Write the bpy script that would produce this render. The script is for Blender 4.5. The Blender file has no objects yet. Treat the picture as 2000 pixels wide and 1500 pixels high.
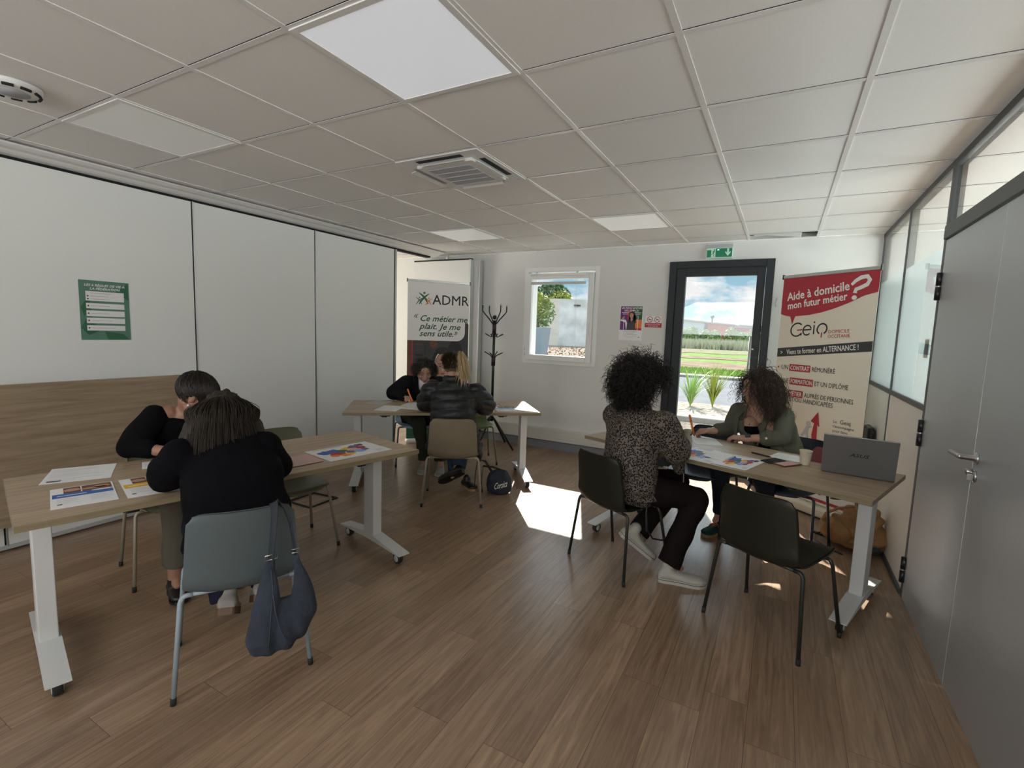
import bpy, bmesh, math, random
import numpy as np
from mathutils import Vector, Matrix, noise as mnoise

S = bpy.context.scene
COL = S.collection
PI = math.pi

# ------------------------------------------------------------------ camera
cam_d = bpy.data.cameras.new('camera')
cam_d.sensor_fit = 'HORIZONTAL'
cam_d.sensor_width = 36.0
cam_d.lens = 957.43 / 2000 * 36.0
cam_d.clip_start = 0.02
cam_d.clip_end = 2000
cam = bpy.data.objects.new('camera', cam_d)
COL.objects.link(cam)
_yaw, _pit, _rol = math.radians(28.681), math.radians(-6.18), math.radians(-1.970)
_R = Matrix.Rotation(_yaw, 3, 'Z') @ Matrix.Rotation(_pit, 3, 'X') @ Matrix.Rotation(_rol, 3, 'Y') @ Matrix.Rotation(PI / 2, 3, 'X')
cam.matrix_world = Matrix.Translation((3.990, -1.199, 1.4955)) @ _R.to_4x4()
S.camera = cam

# ------------------------------------------------------------------ exposure
S.view_settings.view_transform = 'Standard'
S.view_settings.look = 'None'
S.view_settings.exposure = 0.0
S.view_settings.gamma = 1.0
S.view_settings.use_curve_mapping = False

# ------------------------------------------------------------------ sky
W = bpy.data.worlds.new('sky')
S.world = W
W.use_nodes = True
nt = W.node_tree
nt.nodes.clear()
def _n(t, **k):
    n = nt.nodes.new(t)
    for a, b in k.items():
        setattr(n, a, b)
    return n
tc = _n('ShaderNodeTexCoord')
mp = _n('ShaderNodeMapping'); mp.inputs['Scale'].default_value = (1, 1, 2.2); mp.inputs['Location'].default_value = (.37, .11, .53)
nz = _n('ShaderNodeTexNoise'); nz.inputs['Scale'].default_value = 12; nz.inputs['Detail'].default_value = 9; nz.inputs['Roughness'].default_value = .6
cr = _n('ShaderNodeValToRGB')
cr.color_ramp.elements[0].position = .41; cr.color_ramp.elements[0].color = (.36, .62, .78, 1)
cr.color_ramp.elements[1].position = .58; cr.color_ramp.elements[1].color = (1.0, 1.0, 1.0, 1)
_e = cr.color_ramp.elements.new(.50); _e.color = (.70, .83, .90, 1)
sx = _n('ShaderNodeSeparateXYZ')
mr = _n('ShaderNodeMapRange'); mr.inputs['From Min'].default_value = .13; mr.inputs['From Max'].default_value = .45
mr.inputs['To Min'].default_value = 0.92; mr.inputs['To Max'].default_value = 3.4
bg = _n('ShaderNodeBackground'); wo = _n('ShaderNodeOutputWorld')
L = nt.links.new
L(tc.outputs['Generated'], mp.inputs[0]); L(mp.outputs[0], nz.inputs['Vector']); L(nz.outputs['Fac'], cr.inputs[0])
L(tc.outputs['Generated'], sx.inputs[0]); L(sx.outputs['Z'], mr.inputs['Value'])
L(cr.outputs[0], bg.inputs['Color']); L(mr.outputs[0], bg.inputs['Strength']); L(bg.outputs[0], wo.inputs[0])

# ------------------------------------------------------------------ lights
def add_light(name, kind, loc, energy, color=(1, 1, 1), size=1, size_y=None, direction=None, spread=None, angle=None):
    d = bpy.data.lights.new(name, kind)
    d.energy = energy; d.color = color
    if kind == 'AREA':
        d.shape = 'RECTANGLE'; d.size = size; d.size_y = size_y or size
        if spread: d.spread = math.radians(spread)
    if angle is not None: d.angle = math.radians(angle)
    o = bpy.data.objects.new(name, d); COL.objects.link(o)
    o.location = loc
    if direction is not None:
        o.rotation_euler = Vector(direction).to_track_quat('-Z', 'Y').to_euler()
    return o
add_light('sun', 'SUN', (0, 20, 20), 15.0, (1.0, .95, .86), direction=(.36, -.933, -.80), angle=.6)
# two fill lights added behind the camera, no window is known there
add_light('fill_light_rear', 'AREA', (2.0, -3.85, 2.0), 72, (.97, .985, 1.0), size=4.6, size_y=.9, direction=(-.12, 1, .30), spread=150)
add_light('fill_light_side', 'AREA', (4.6, -2.7, 1.6), 40, (.97, .99, 1.0), size=1.9, size_y=1.3, direction=(-1, .32, .10))
# daylight of the rooms on either side
add_light('daylight_corridor', 'AREA', (7.9, 2.4, 1.5), 460, (.92, .965, 1.0), size=3.6, size_y=1.8, direction=(-1, 0, -.04))
add_light('daylight_left_room', 'AREA', (-3.1, 2.2, 1.5), 90, (1.0, .95, .86), size=1.6, size_y=1.6, direction=(.9, .75, -.05))

# ------------------------------------------------------------------ materials
def mat(name, color, rough=.6, metal=0.0, bump=0.0, bscale=200.0, var=0.0, vscale=8.0, coat=0.0, emit=None, estr=0.0, spec=.5, stretch=None, sheen=0.0, alpha=1.0):
    m = bpy.data.materials.new(name); m.use_nodes = True
    t = m.node_tree; b = t.nodes['Principled BSDF']
    b.inputs['Base Color'].default_value = (*color, 1)
    b.inputs['Roughness'].default_value = rough
    b.inputs['Metallic'].default_value = metal
    b.inputs['Specular IOR Level'].default_value = spec
    if coat: b.inputs['Coat Weight'].default_value = coat
    if sheen: b.inputs['Sheen Weight'].default_value = sheen
    if alpha < 1: b.inputs['Alpha'].default_value = alpha
    if emit:
        b.inputs['Emission Color'].default_value = (*emit, 1); b.inputs['Emission Strength'].default_value = estr
    if bump or var:
        co = t.nodes.new('ShaderNodeTexCoord'); mpn = t.nodes.new('ShaderNodeMapping')
        if stretch: mpn.inputs['Scale'].default_value = stretch
        t.links.new(co.outputs['Object'], mpn.inputs[0])
    if var:
        n = t.nodes.new('ShaderNodeTexNoise'); n.inputs['Scale'].default_value = vscale; n.inputs['Detail'].default_value = 6
        t.links.new(mpn.outputs[0], n.inputs['Vector'])
        r = t.nodes.new('ShaderNodeValToRGB')
        c0 = [max(0, x * (1 - var)) for x in color]; c1 = [min(1, x * (1 + var)) for x in color]
        r.color_ramp.elements[0].color = (*c0, 1); r.color_ramp.elements[1].color = (*c1, 1)
        r.color_ramp.elements[0].position = .3; r.color_ramp.elements[1].position = .7
        t.links.new(n.outputs['Fac'], r.inputs[0]); t.links.new(r.outputs[0], b.inputs['Base Color'])
    if bump:
        n2 = t.nodes.new('ShaderNodeTexNoise'); n2.inputs['Scale'].default_value = bscale; n2.inputs['Detail'].default_value = 4
        t.links.new(mpn.outputs[0], n2.inputs['Vector'])
        bp = t.nodes.new('ShaderNodeBump'); bp.inputs['Strength'].default_value = bump; bp.inputs['Distance'].default_value = .01
        t.links.new(n2.outputs['Fac'], bp.inputs['Height']); t.links.new(bp.outputs[0], b.inputs['Normal'])
    return m

def wood_floor():
    m = bpy.data.materials.new('wood_floor'); m.use_nodes = True
    t = m.node_tree; b = t.nodes['Principled BSDF']; N = t.nodes.new; K = t.links.new
    co = N('ShaderNodeTexCoord')
    sp = N('ShaderNodeSeparateXYZ'); cb = N('ShaderNodeCombineXYZ')
    K(co.outputs['Object'], sp.inputs[0]); K(sp.outputs['X'], cb.inputs['Y'])
    dv = N('ShaderNodeMath'); dv.operation = 'DIVIDE'; dv.inputs[1].default_value = .166; K(sp.outputs['X'], dv.inputs[0])
    fl = N('ShaderNodeMath'); fl.operation = 'FLOOR'; K(dv.outputs[0], fl.inputs[0])
    wn = N('ShaderNodeTexWhiteNoise'); wn.noise_dimensions = '1D'; K(fl.outputs[0], wn.inputs['W'])
    sh = N('ShaderNodeMath'); sh.operation = 'MULTIPLY_ADD'; sh.inputs[1].default_value = 1.22; K(wn.outputs['Value'], sh.inputs[0]); K(sp.outputs['Y'], sh.inputs[2]); K(sh.outputs[0], cb.inputs['X'])
    br = N('ShaderNodeTexBrick'); br.offset = 0; br.offset_frequency = 1
    br.inputs['Scale'].default_value = 1; br.inputs['Brick Width'].default_value = 1.22; br.inputs['Row Height'].default_value = .166
    br.inputs['Mortar Size'].default_value = .0009; br.inputs['Mortar Smooth'].default_value = .2; br.inputs['Bias'].default_value = 0
    br.inputs['Color1'].default_value = (.375, .258, .172, 1); br.inputs['Color2'].default_value = (.262, .176, .116, 1); br.inputs['Mortar'].default_value = (.085, .05, .03, 1)
    K(cb.outputs[0], br.inputs['Vector'])
    mpn = N('ShaderNodeMapping'); mpn.inputs['Scale'].default_value = (26, 1.5, 1)
    # every plank gets its own stretch of grain
    ad = N('ShaderNodeVectorMath'); ad.operation = 'MULTIPLY_ADD'
    ad.inputs[1].default_value = (40, 40, 0)
    K(br.outputs['Color'], ad.inputs[0]); K(co.outputs['Object'], ad.inputs[2]); K(ad.outputs[0], mpn.inputs[0])
    nz = N('ShaderNodeTexNoise'); nz.inputs['Scale'].default_value = 1.6; nz.inputs['Detail'].default_value = 9; nz.inputs['Roughness'].default_value = .62; nz.inputs['Distortion'].default_value = 1.1
    K(mpn.outputs[0], nz.inputs['Vector'])
    r = N('ShaderNodeValToRGB'); r.color_ramp.elements[0].position = .34; r.color_ramp.elements[1].position = .66
    r.color_ramp.elements[0].color = (.66, .64, .62, 1); r.color_ramp.elements[1].color = (1.15, 1.14, 1.12, 1)
    K(nz.outputs['Fac'], r.inputs[0])
    mx = N('ShaderNodeMix'); mx.data_type = 'RGBA'; mx.blend_type = 'MULTIPLY'; mx.inputs[0].default_value = 1
    K(br.outputs['Color'], mx.inputs[6]); K(r.outputs[0], mx.inputs[7]); K(mx.outputs[2], b.inputs['Base Color'])
    b.inputs['Roughness'].default_value = .30
    b.inputs['Specular IOR Level'].default_value = .55
    n2 = N('ShaderNodeTexNoise'); n2.inputs['Scale'].default_value = 90; K(co.outputs['Object'], n2.inputs['Vector'])
    bp = N('ShaderNodeBump'); bp.inputs['Strength'].default_value = .12; bp.inputs['Distance'].default_value = .003
    K(n2.outputs['Fac'], bp.inputs['Height']); K(bp.outputs[0], b.inputs['Normal'])
    return m

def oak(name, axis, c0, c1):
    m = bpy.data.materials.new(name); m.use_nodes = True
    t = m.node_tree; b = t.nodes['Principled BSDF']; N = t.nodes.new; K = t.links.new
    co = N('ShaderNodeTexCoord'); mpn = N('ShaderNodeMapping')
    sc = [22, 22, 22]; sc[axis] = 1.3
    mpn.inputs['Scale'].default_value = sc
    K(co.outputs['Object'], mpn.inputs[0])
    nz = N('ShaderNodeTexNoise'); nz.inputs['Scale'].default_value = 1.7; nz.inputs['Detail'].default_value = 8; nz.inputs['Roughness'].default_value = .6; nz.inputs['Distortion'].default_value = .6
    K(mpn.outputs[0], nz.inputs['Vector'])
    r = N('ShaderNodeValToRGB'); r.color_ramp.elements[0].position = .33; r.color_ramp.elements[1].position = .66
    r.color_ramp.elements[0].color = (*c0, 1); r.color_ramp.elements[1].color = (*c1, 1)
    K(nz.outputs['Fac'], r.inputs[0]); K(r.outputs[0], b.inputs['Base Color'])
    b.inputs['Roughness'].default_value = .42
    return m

def glass_mat(name, tint=(1, 1, 1), refl=1.0):
    m = bpy.data.materials.new(name); m.use_nodes = True
    t = m.node_tree; t.nodes.clear(); N = t.nodes.new; K = t.links.new
    tr = N('ShaderNodeBsdfTransparent'); tr.inputs[0].default_value = (*tint, 1)
    gl = N('ShaderNodeBsdfGlossy'); gl.inputs['Roughness'].default_value = .02; gl.inputs['Color'].default_value = (refl, refl, refl, 1)
    lw = N('ShaderNodeLayerWeight'); lw.inputs['Blend'].default_value = .5
    pw = N('ShaderNodeMath'); pw.operation = 'POWER'; pw.inputs[1].default_value = 5
    ma = N('ShaderNodeMath'); ma.operation = 'MULTIPLY_ADD'; ma.inputs[1].default_value = .90; ma.inputs[2].default_value = .03
    K(lw.outputs['Facing'], pw.inputs[0]); K(pw.outputs[0], ma.inputs[0])
    mx = N('ShaderNodeMixShader'); o = N('ShaderNodeOutputMaterial')
    K(ma.outputs[0], mx.inputs[0]); K(tr.outputs[0], mx.inputs[1]); K(gl.outputs[0], mx.inputs[2]); K(mx.outputs[0], o.inputs[0])
    return m

def frosted_mat():
    m = bpy.data.materials.new('frosted_film'); m.use_nodes = True
    t = m.node_tree; t.nodes.clear(); N = t.nodes.new; K = t.links.new
    a = N('ShaderNodeBsdfTranslucent'); a.inputs[0].default_value = (.88, .95, .97, 1)
    d = N('ShaderNodeBsdfDiffuse'); d.inputs[0].default_value = (.55, .60, .60, 1)
    g = N('ShaderNodeBsdfGlossy'); g.inputs['Roughness'].default_value = .45; g.inputs[0].default_value = (.8, .85, .86, 1)
    m1 = N('ShaderNodeMixShader'); m1.inputs[0].default_value = .25
    lw = N('ShaderNodeLayerWeight'); fr = N('ShaderNodeMath'); fr.operation = 'POWER'; fr.inputs[1].default_value = 4; K(lw.outputs['Facing'], fr.inputs[0]); m2 = N('ShaderNodeMixShader'); o = N('ShaderNodeOutputMaterial')
    K(a.outputs[0], m1.inputs[1]); K(d.outputs[0], m1.inputs[2])
    K(fr.outputs[0], m2.inputs[0]); K(m1.outputs[0], m2.inputs[1]); K(g.outputs[0], m2.inputs[2]); K(m2.outputs[0], o.inputs[0])
    return m

def leopard_mat():
    m = bpy.data.materials.new('leopard_print_fabric'); m.use_nodes = True
    t = m.node_tree; b = t.nodes['Principled BSDF']; N = t.nodes.new; K = t.links.new
    co = N('ShaderNodeTexCoord')
    nz = N('ShaderNodeTexNoise'); nz.inputs['Scale'].default_value = 30; nz.inputs['Detail'].default_value = 2
    vm = N('ShaderNodeVectorMath'); vm.operation = 'MULTIPLY_ADD'; vm.inputs[1].default_value = (.012, .012, .012)
    K(co.outputs['Object'], nz.inputs['Vector']); K(nz.outputs['Color'], vm.inputs[0]); K(co.outputs['Object'], vm.inputs[2])
    v = N('ShaderNodeTexVoronoi'); v.inputs['Scale'].default_value = 105
    K(vm.outputs[0], v.inputs['Vector'])
    r = N('ShaderNodeValToRGB'); r.color_ramp.interpolation = 'LINEAR'
    r.color_ramp.elements[0].position = .45; r.color_ramp.elements[0].color = (.006, .005, .005, 1)
    r.color_ramp.elements[1].position = .55; r.color_ramp.elements[1].color = (.15, .125, .10, 1)
    K(v.outputs['Distance'], r.inputs[0])
    K(r.outputs[0], b.inputs['Base Color']); b.inputs['Roughness'].default_value = .7; b.inputs['Specular IOR Level'].default_value = .2
    return m

M = {}
def mk(k, *a, **kw):
    M[k] = mat(k, *a, **kw); return M[k]
mk('wall_paint', (.66, .662, .64), .85, bump=.08, bscale=120)
mk('partition_laminate', (.78, .795, .77), .34, bump=.03, bscale=40)
mk('alu', (.62, .64, .63), .35, .85)
mk('alu_matt', (.55, .57, .56), .5, .3)
mk('dark_gap_and_shade', (.01, .01, .012), .9)
mk('tile', (.86, .85, .825), .95, spec=.1, bump=.05, bscale=260, var=.03, vscale=300)
mk('grid_white', (.80, .795, .77), .26)
mk('white_plastic', (.74, .74, .72), .4)
mk('pvc', (.78, .79, .77), .3)
mk('anthracite', (.014, .018, .022), .45, spec=.3)
mk('anthracite_dark', (.008, .009, .010), .6)
mk('steel', (.55, .55, .54), .28, 1.0)
mk('grey_skirting', (.20, .21, .235), .5)
mk('trunking', (.62, .60, .54), .45)
mk('post_grey', (.075, .080, .082), .45, .2)
mk('cream_panel', (.88, .82, .74), .5)
mk('door_grey', (.54, .565, .59), .28, .5, bump=.25, bscale=500)
mk('black', (.008, .008, .009), .45)
mk('black_plastic', (.012, .012, .013), .35)
mk('rubber', (.02, .02, .02), .8)
mk('white_metal', (.62, .63, .62), .42)
mk('paper', (.80, .80, .80), .7)
mk('paper_grey', (.50, .51, .53), .7)
mk('ink', (.04, .04, .045), .7)
mk('ink_grey', (.42, .43, .45), .7)
mk('ink_white', (.82, .80, .76), .7)
mk('p_green', (.030, .130, .065), .55)
mk('p_green_dark', (.02, .085, .045), .55)
mk('p_red', (.42, .035, .050), .6)
mk('p_orange', (.75, .22, .05), .6)
mk('p_yellow', (.80, .48, .03), .6)
mk('p_blue', (.03, .12, .42), .6)
mk('p_blue_light', (.25, .42, .75), .6)
mk('p_purple', (.13, .025, .16), .6)
mk('p_violet', (.16, .10, .26), .6)
mk('p_brown', (.14, .055, .03), .6)
mk('p_skin', (.48, .27, .20), .6)
mk('p_dark', (.02, .02, .022), .6)
mk('p_dark_grey', (.05, .052, .055), .6)
mk('p_teal', (.05, .22, .2), .6)
mk('p_pink', (.62, .40, .38), .6)
mk('p_forest', (.10, .22, .16), .6)
mk('banner_cream', (.80, .73, .61), .6)
mk('banner_white', (.78, .77, .74), .6)
mk('exit_green', (.0, .13, .06), .5, emit=(.0, .35, .17), estr=.12)
mk('exit_white', (.45, .62, .52), .5, emit=(.6, .9, .75), estr=.12)
mk('led', (.3, .9, .6), .5, emit=(.25, 1, .6), estr=2.0)
M['floor'] = wood_floor()
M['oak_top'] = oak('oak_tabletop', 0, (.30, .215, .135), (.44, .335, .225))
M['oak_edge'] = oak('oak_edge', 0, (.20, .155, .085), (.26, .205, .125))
M['glass'] = glass_mat('clear_glass')
M['glass_tint'] = glass_mat('partition_glass', (.74, .75, .73))
M['frosted'] = frosted_mat()
M['leopard'] = leopard_mat()

# ------------------------------------------------------------------ mesh builder
def V(*a): return np.array(a, dtype=float)
def unit(v):
    v = np.asarray(v, float); return v / (np.linalg.norm(v) + 1e-12)

class MB:
    def __init__(s): s.v = []; s.f = []; s.m = []; s.mats = []; s.n = 0; s.smooth = []
    def mi(s, m):
        m = M[m] if isinstance(m, str) else m
        if m is None: return 0
        if m not in s.mats: s.mats.append(m)
        return s.mats.index(m)
    def add(s, vs, fs, m=None, smooth=False):
        i = s.mi(m); o = s.n
        vs = np.asarray(vs, float).reshape(-1, 3)
        s.v.append(vs); s.n += len(vs)
        s.f.extend([tuple(int(a) + o for a in f) for f in fs]); s.m.extend([i] * len(fs)); s.smooth.extend([smooth] * len(fs))
        return s
    def box(s, lo, hi, m=None, c=0.0):
        x0, y0, z0 = lo; x1, y1, z1 = hi
        return s.obox(V((x0 + x1) / 2, (y0 + y1) / 2, (z0 + z1) / 2), V(1, 0, 0), V(0, 1, 0), V(0, 0, 1), (x1 - x0) / 2, (y1 - y0) / 2, (z1 - z0) / 2, m, c)
    def obox(s, c0, ux, uy, uz, hx, hy, hz, m=None, c=0.0):
        c0 = np.asarray(c0, float); ux, uy, uz = unit(ux), unit(uy), unit(uz)
        if c <= 0 or c >= min(hx, hy, hz):
            vs = [c0 + ux * hx * a + uy * hy * b + uz * hz * d for a in (-1, 1) for b in (-1, 1) for d in (-1, 1)]
            fs = [(0, 1, 3, 2), (4, 6, 7, 5), (0, 4, 5, 1), (2, 3, 7, 6), (0, 2, 6, 4), (1, 5, 7, 3)]
            return s.add(vs, fs, m)
        # bevelled box through bmesh
        bm = bmesh.new(); bmesh.ops.create_cube(bm, size=2)
        for v in bm.verts: v.co = Vector((v.co.x * hx, v.co.y * hy, v.co.z * hz))
        bmesh.ops.bevel(bm, geom=list(bm.edges), offset=c, segments=2, profile=.5, affect='EDGES')
        bm.verts.index_update()
        vs = [c0 + ux * v.co.x + uy * v.co.y + uz * v.co.z for v in bm.verts]
        fs = [[v.index for v in f.verts] for f in bm.faces]
        bm.free()
        return s.add(vs, fs, m)
    def tube(s, pts, r, m=None, n=10, closed=False, cap=True, flat=None):
        P = [np.asarray(p, float) for p in pts]; k = len(P)
        R = r if hasattr(r, '__len__') else [r] * k
        vs = []; up = None
        for i in range(k):
            a = P[(i - 1) % k] if (closed or i > 0) else P[i]
            b = P[(i + 1) % k] if (closed or i < k - 1) else P[i]
            t = unit(b - a)
            if up is None:
                up = V(0, 0, 1) if abs(t[2]) < .9 else V(1, 0, 0)
            u = unit(np.cross(up, t)); w = np.cross(t, u); up = w
            fu, fw = (1, 1) if flat is None else flat
            for j in range(n):
                a_ = 2 * PI * j / n
                vs.append(P[i] + (u * math.cos(a_) * fu + w * math.sin(a_) * fw) * R[i])
        fs = []
        for i in range(k if closed else k - 1):
            i2 = (i + 1) % k
            for j in range(n):
                j2 = (j + 1) % n
                fs.append((i * n + j, i * n + j2, i2 * n + j2, i2 * n + j))
        if cap and not closed:
            fs.append(tuple(range(n))[::-1]); fs.append(tuple((k - 1) * n + j for j in range(n)))
        return s.add(vs, fs, m, True)
    def lathe(s, prof, c, axis=(0, 0, 1), m=None, n=24):
        axis = unit(axis); a = V(1, 0, 0) if abs(axis[0]) < .9 else V(0, 1, 0)
        u = unit(np.cross(a, axis)); w = np.cross(axis, u); c = np.asarray(c, float)
        vs = []
        for (r, h) in prof:
            for j in range(n):
                t = 2 * PI * j / n
                vs.append(c + axis * h + (u * math.cos(t) + w * math.sin(t)) * max(r, 1e-5))
        fs = []
        for i in range(len(prof) - 1):
            for j in range(n):
                j2 = (j + 1) % n
                fs.append((i * n + j, i * n + j2, (i + 1) * n + j2, (i + 1) * n + j))
        fs.append(tuple(range(n))[::-1]); fs.append(tuple((len(prof) - 1) * n + j for j in range(n)))
        return s.add(vs, fs, m, True)
    def prism(s, poly, O, ux, uy, un, h0, h1, m=None):
        O = np.asarray(O, float); n = len(poly)
        vs = [O + ux * x + uy * y + un * h0 for x, y in poly] + [O + ux * x + uy * y + un * h1 for x, y in poly]
        fs = [tuple(range(n))[::-1], tuple(range(n, 2 * n))]
        for i in range(n):
            j = (i + 1) % n; fs.append((i, j, n + j, n + i))
        return s.add(vs, fs, m)
    def ell(s, c, r, R=None, m=None, n=16, k=10):
        c = np.asarray(c, float); R = np.eye(3) if R is None else R
        r = V(*r) if hasattr(r, '__len__') else V(r, r, r)
        vs = [c + R @ V(0, 0, r[2])]
        for i in range(1, k):
            p = PI * i / k
            for j in range(n):
                t = 2 * PI * j / n
                vs.append(c + R @ (V(math.sin(p) * math.cos(t), math.sin(p) * math.sin(t), math.cos(p)) * r))
        vs.append(c - R @ V(0, 0, r[2]))
        fs = [(0, 1 + j, 1 + (j + 1) % n) for j in range(n)]
        for i in range(k - 2):
            for j in range(n):
                j2 = (j + 1) % n
                fs.append((1 + i * n + j, 1 + (i + 1) * n + j, 1 + (i + 1) * n + j2, 1 + i * n + j2))
        e = len(vs) - 1; b = 1 + (k - 2) * n
        fs += [(e, b + (j + 1) % n, b + j) for j in range(n)]
        return s.add(vs, fs, m, True)
    def cap(s, a, ra, b, rb, m=None, n=14):
        """tapered capsule from a to b"""
        a = np.asarray(a, float); b = np.asarray(b, float); t = unit(b - a)
        pts = []; rs = []
        for q in (.98, .8, .5, .2): pts.append(a - t * ra * q); rs.append(ra * math.sqrt(1 - q * q))
        for q in (0, .33, .66, 1): pts.append(a + (b - a) * q); rs.append(ra + (rb - ra) * q)
        for q in (.2, .5, .8, .98): pts.append(b + t * rb * q); rs.append(rb * math.sqrt(1 - q * q))
        return s.tube(pts, rs, m, n)
    def loft(s, st, m=None, n=22):
        """stations (centre, u half-axis vector, w half-axis vector)"""
        vs = []
        for c, u, w in st:
            for j in range(n):
                t = 2 * PI * j / n
                vs.append(np.asarray(c) + np.asarray(u) * math.cos(t) + np.asarray(w) * math.sin(t))
        fs = []
        for i in range(len(st) - 1):
            for j in range(n):
                j2 = (j + 1) % n
                fs.append((i * n + j, i * n + j2, (i + 1) * n + j2, (i + 1) * n + j))
        fs.append(tuple(range(n))[::-1]); fs.append(tuple((len(st) - 1) * n + j for j in range(n)))
        return s.add(vs, fs, m, True)
    def text(s, txt, F, x, y, size, m, layer=2, bold=0.0, shear=0.0, align='LEFT', xs=1.0, rot=0.0):
        vs, fs = text_geo(txt, shear, align)
        c, sn = math.cos(rot), math.sin(rot)
        k = bold * .8 * size
        for q, (ox, oy) in enumerate([(0, 0)] if not bold else [(-k, 0), (k, 0), (0, -k), (0, k)]):
            out = []
            for a, b in vs:
                a, b = a * size * xs + ox, b * size + oy
                out.append(F.p(x + a * c - b * sn, y + a * sn + b * c, layer + q * .03))
            s.add(out, fs, m)
        return s
    def flat(s, poly, F, m, layer=1):
        return s.add([F.p(x, y, layer) for x, y in poly], [tuple(range(len(poly)))], m)
    def rect(s, F, x0, y0, x1, y1, m, layer=1):
        return s.flat([(x0, y0), (x1, y0), (x1, y1), (x0, y1)], F, m, layer)
    def disc(s, F, x, y, rx, ry, m, layer=1, n=18, rot=0.0):
        c, sn = math.cos(rot), math.sin(rot)
        return s.flat([(x + rx * math.cos(t) * c - ry * math.sin(t) * sn, y + rx * math.cos(t) * sn + ry * math.sin(t) * c) for t in [2 * PI * i / n for i in range(n)]], F, m, layer)
    def stroke(s, F, pts, w, m, layer=1):
        k = len(pts); Lp = []; Rp = []
        for i in range(k):
            a = pts[max(i - 1, 0)]; b = pts[min(i + 1, k - 1)]
            dx, dy = b[0] - a[0], b[1] - a[1]; l = math.hypot(dx, dy) + 1e-9
            ww = w[i] if hasattr(w, '__len__') else w
            nx, ny = -dy / l * ww / 2, dx / l * ww / 2
            Lp.append((pts[i][0] + nx, pts[i][1] + ny)); Rp.append((pts[i][0] - nx, pts[i][1] - ny))
        vs = [F.p(x, y, layer) for x, y in Lp + Rp]
        return s.add(vs, [(k + i, k + i + 1, i + 1, i) for i in range(k - 1)], m)
    def absorb(s, o, m=None):
        me = o.data; co = np.empty(len(me.vertices) * 3); me.vertices.foreach_get('co', co)
        s.add(co.reshape(-1, 3), [tuple(p.vertices) for p in me.polygons], m, True)
        bpy.data.objects.remove(o); bpy.data.meshes.remove(me); return s
    def mesh(s, name):
        me = bpy.data.meshes.new(name)
        vs = np.concatenate(s.v) if s.v else np.zeros((0, 3))
        me.from_pydata(vs.tolist(), [], s.f)
        for mm in s.mats: me.materials.append(mm)
        if s.mats:
            me.polygons.foreach_set('material_index', s.m)
        me.polygons.foreach_set('use_smooth', s.smooth)
        me.update()
        return me
    def build(s, name, parent=None, shade=None):
        me = s.mesh(name)
        if shade is not None: me.polygons.foreach_set('use_smooth', [shade] * len(me.polygons))
        o = bpy.data.objects.new(name, me); COL.objects.link(o)
        if parent is not None: attach(o, parent)
        return o

class ScaledFrame:
    """draws on a frame with both axes shrunk about a given height"""
    def __init__(s, F, kx, kz, zc): s.F, s.kx, s.kz, s.zc = F, kx, kz, zc
    def p(s, x, y, layer=0): return s.F.p(x * s.kx, s.zc + (y - s.zc) * s.kz, layer)

class Frame:
    """a flat printed surface: origin and two directions in the world"""
    def __init__(s, O, ux, uy, step=.0006):
        s.O = np.asarray(O, float); s.ux = unit(ux); s.uy = unit(uy); s.n = unit(np.cross(s.ux, s.uy)); s.step = step
    def p(s, x, y, layer=0): return s.O + s.ux * x + s.uy * y + s.n * (layer * s.step)

_tcache = {}
def text_geo(txt, shear=0.0, align='LEFT'):
    k = (txt, shear, align)
    if k not in _tcache:
        cu = bpy.data.curves.new('t', 'FONT'); cu.body = txt; cu.size = 1; cu.shear = shear; cu.align_x = align; cu.resolution_u = 2
        o = bpy.data.objects.new('t', cu); COL.objects.link(o)
        dg = bpy.context.evaluated_depsgraph_get()
        me = bpy.data.meshes.new_from_object(o.evaluated_get(dg))
        _tcache[k] = ([(v.co.x, v.co.y) for v in me.vertices], [tuple(p.vertices) for p in me.polygons])
        bpy.data.objects.remove(o); bpy.data.curves.remove(cu); bpy.data.meshes.remove(me)
    return _tcache[k]

# ------------------------------------------------------------------ things and parts
def attach(o, parent):
    """parent o, keeping its place; vertices given in world space stay where they are"""
    o.parent = parent
    o.matrix_parent_inverse = world(parent).inverted()
def world(o):
    m = o.matrix_basis.copy()
    if o.parent is not None: m = world(o.parent) @ o.matrix_parent_inverse @ m
    return m
def tag(o, label, cat, group=None, kind=None):
    o['label'] = label; o['category'] = cat
    if group: o['group'] = group
    if kind: o['kind'] = kind
    return o
def thing(name, label, cat, loc, group=None):
    o = bpy.data.objects.new(name, None); COL.objects.link(o); o.location = loc; o.empty_display_size = .1
    return tag(o, label, cat, group)
def structure(o):
    o['kind'] = 'structure'; return o
def place(root, loc, ang):
    root.location = loc; root.rotation_euler = (0, 0, ang)
def copy_tree(o, parent=None):
    c = o.copy(); COL.objects.link(c); c.parent = parent
    for ch in list(o.children): copy_tree(ch, c)
    return c
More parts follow.
